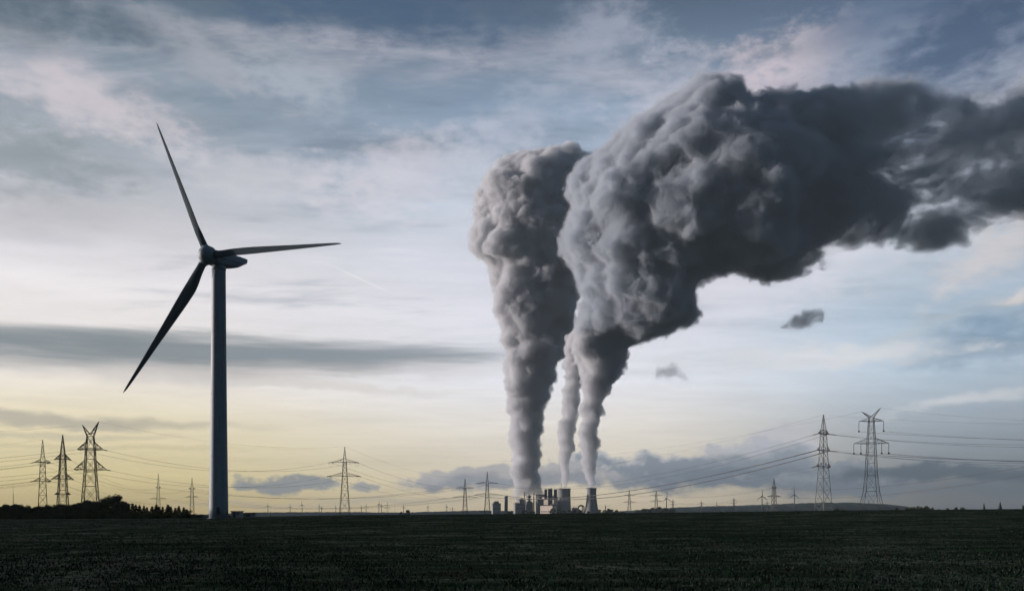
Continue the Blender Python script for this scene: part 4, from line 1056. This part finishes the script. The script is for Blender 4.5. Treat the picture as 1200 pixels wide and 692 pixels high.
# right plume and the great drifting cloud
OFF[0] = -140.0
outline = [(737,412),(722,425),(684,425),(664,412),(668,385),(673,352),(670,322),(648,303),(647,282),(655,262),(664,242),(653,222),(660,202),(674,184),(704,168),(720,150),(742,132),(772,112),(792,100),(806,88),(832,84),(852,78),(870,80),(882,100),(892,118),(912,112),(950,108),(984,110),(1000,98),(1028,86),(1058,98),(1088,104),(1114,120),(1150,114),(1172,122),(1204,104),(1260,100),(1330,120),(1330,250),(1204,252),(1172,256),(1140,266),(1100,280),(1070,290),(1040,282),(1010,274),(984,284),(960,294),(934,306),(900,330),(852,326),(822,338),(830,362),(824,386),(792,395),(760,405)]
holes = [(835,345,9,7)]
ol = np.array(outline, float)
def inside_dist(x, y):
    a = ol; b = np.roll(ol, -1, 0); p = np.array([x, y]); d = b-a
    t = np.clip(((p-a)*d).sum(1)/(d*d).sum(1), 0, 1); q = a + d*t[:, None]; dist = np.hypot(*(p-q).T).min()
    c = ((a[:,1] > y) != (b[:,1] > y)) & (x < (b[:,0]-a[:,0])*(y-a[:,1])/(b[:,1]-a[:,1]+1e-9)+a[:,0])
    ins = c.sum() % 2 == 1
    for hx, hy, ha, hb in holes:
        e = math.hypot((x-hx)/ha, (y-hy)/hb)
        if e < 1: return -1
        dist = min(dist, (e-1)*min(ha, hb)*1.1)
    return dist if ins else -1
cl = []; tries = 0
taken = []
while len(cl) < 700 and tries < 12000:
    tries += 1
    x, y = g.uniform(640, 1330), g.uniform(70, 430); d = inside_dist(x, y)
    if d < 6: continue
    rr = min(d*.80, g.uniform(18, 62))
    if x > 900: rr = max(rr, 14) + 12
    th = min(d, 70) if x < 930 else min(d, 40)
    dyv = g.uniform(-1, 1)*max(0, th*1.25 - rr*.3)
    ok = True
    for (tx, ty, td, tr_) in taken:
        if (x-tx)**2 + (y-ty)**2 + (dyv-td)**2 < (.42*(rr+tr_)*.8)**2: ok = False; break
    if not ok: continue
    taken.append((x, y, dyv, rr)); cl.append(SP(x, y, rr, dyv*SS - min(max(x-690, 0), 200)*.3*SS))
rp = column([(568.5,687.5,698.5),(558,684.5,700),(545,680,702),(520,678,704),(500,677,704),(480,677,709),(460,680,714),(440,679,724),(425,672,734),(408,668,738),(390,670,742)], g)
right_sp = np.concatenate([puffs(np.array(cl), g, 20, 7, (.22, .46), (.26, .5)), puffs(rp[rp[:, 2] > 560], g)])
smoke('steam_plume', puffs(rp[rp[:, 2] < 620], g, 14, 6, rmin=3.5), 4.07, steam_thin, 'steam column rising from the slim waisted cooling tower', rough=.55, band=16.)
smoke('smoke_cloud', right_sp, 5.23, smoke_mat('smoke_drifting_shaded', .052, .22, .32, 1.15, .016, albedo=(.71,.775,.85), drift=True), 'huge dark smoke cloud drifting right from the slim cooling tower', band=40.)  # lower albedo than the steam puts shade into the cloud's colour
# small torn scraps
for px, py, lst, lab in ((940, 374, [(924,378,6),(932,377,7),(941,375,8),(950,371,8),(958,369,6),(918,380,4),(963,371,4)], 'small dark scrap of smoke adrift below the great cloud'),
                     (786, 437, [(775,434,6),(783,438,7),(791,436,6),(798,441,5),(771,441,4),(804,444,3.5)], 'faint torn wisp of smoke right of the rising plumes')):
    c = np.array([SP(a, b, r_*1.6, 0) for a, b, r_ in lst])
    smoke('smoke_scrap', puffs(c, g, 12, 5, rmin=4), 4.0, smoke_mat('smoke_scrap_%d' % px, .045 if px > 900 else .022, .24, .8, 1.6, .016), lab, rough=.6, band=22.)

# ---------------------------------------------------------------- the hazy air
def haze():
    m = bpy.data.materials.new('haze_air'); m.use_nodes = True; nt = m.node_tree
    nt.nodes.remove(nt.nodes['Principled BSDF']); pv = nt.nodes.new('ShaderNodeVolumePrincipled')
    pv.inputs['Color'].default_value = (.66, .84, 1.0, 1); pv.inputs['Density'].default_value = HAZE_DENSITY; pv.inputs['Anisotropy'].default_value = 0.0
    nt.links.new(pv.outputs[0], nt.nodes['Material Output'].inputs['Volume'])
    o = MB().box(-5400, 5400, -2500, 7700, -14, 1900).build('haze', m); o['kind'] = 'stuff'
haze()
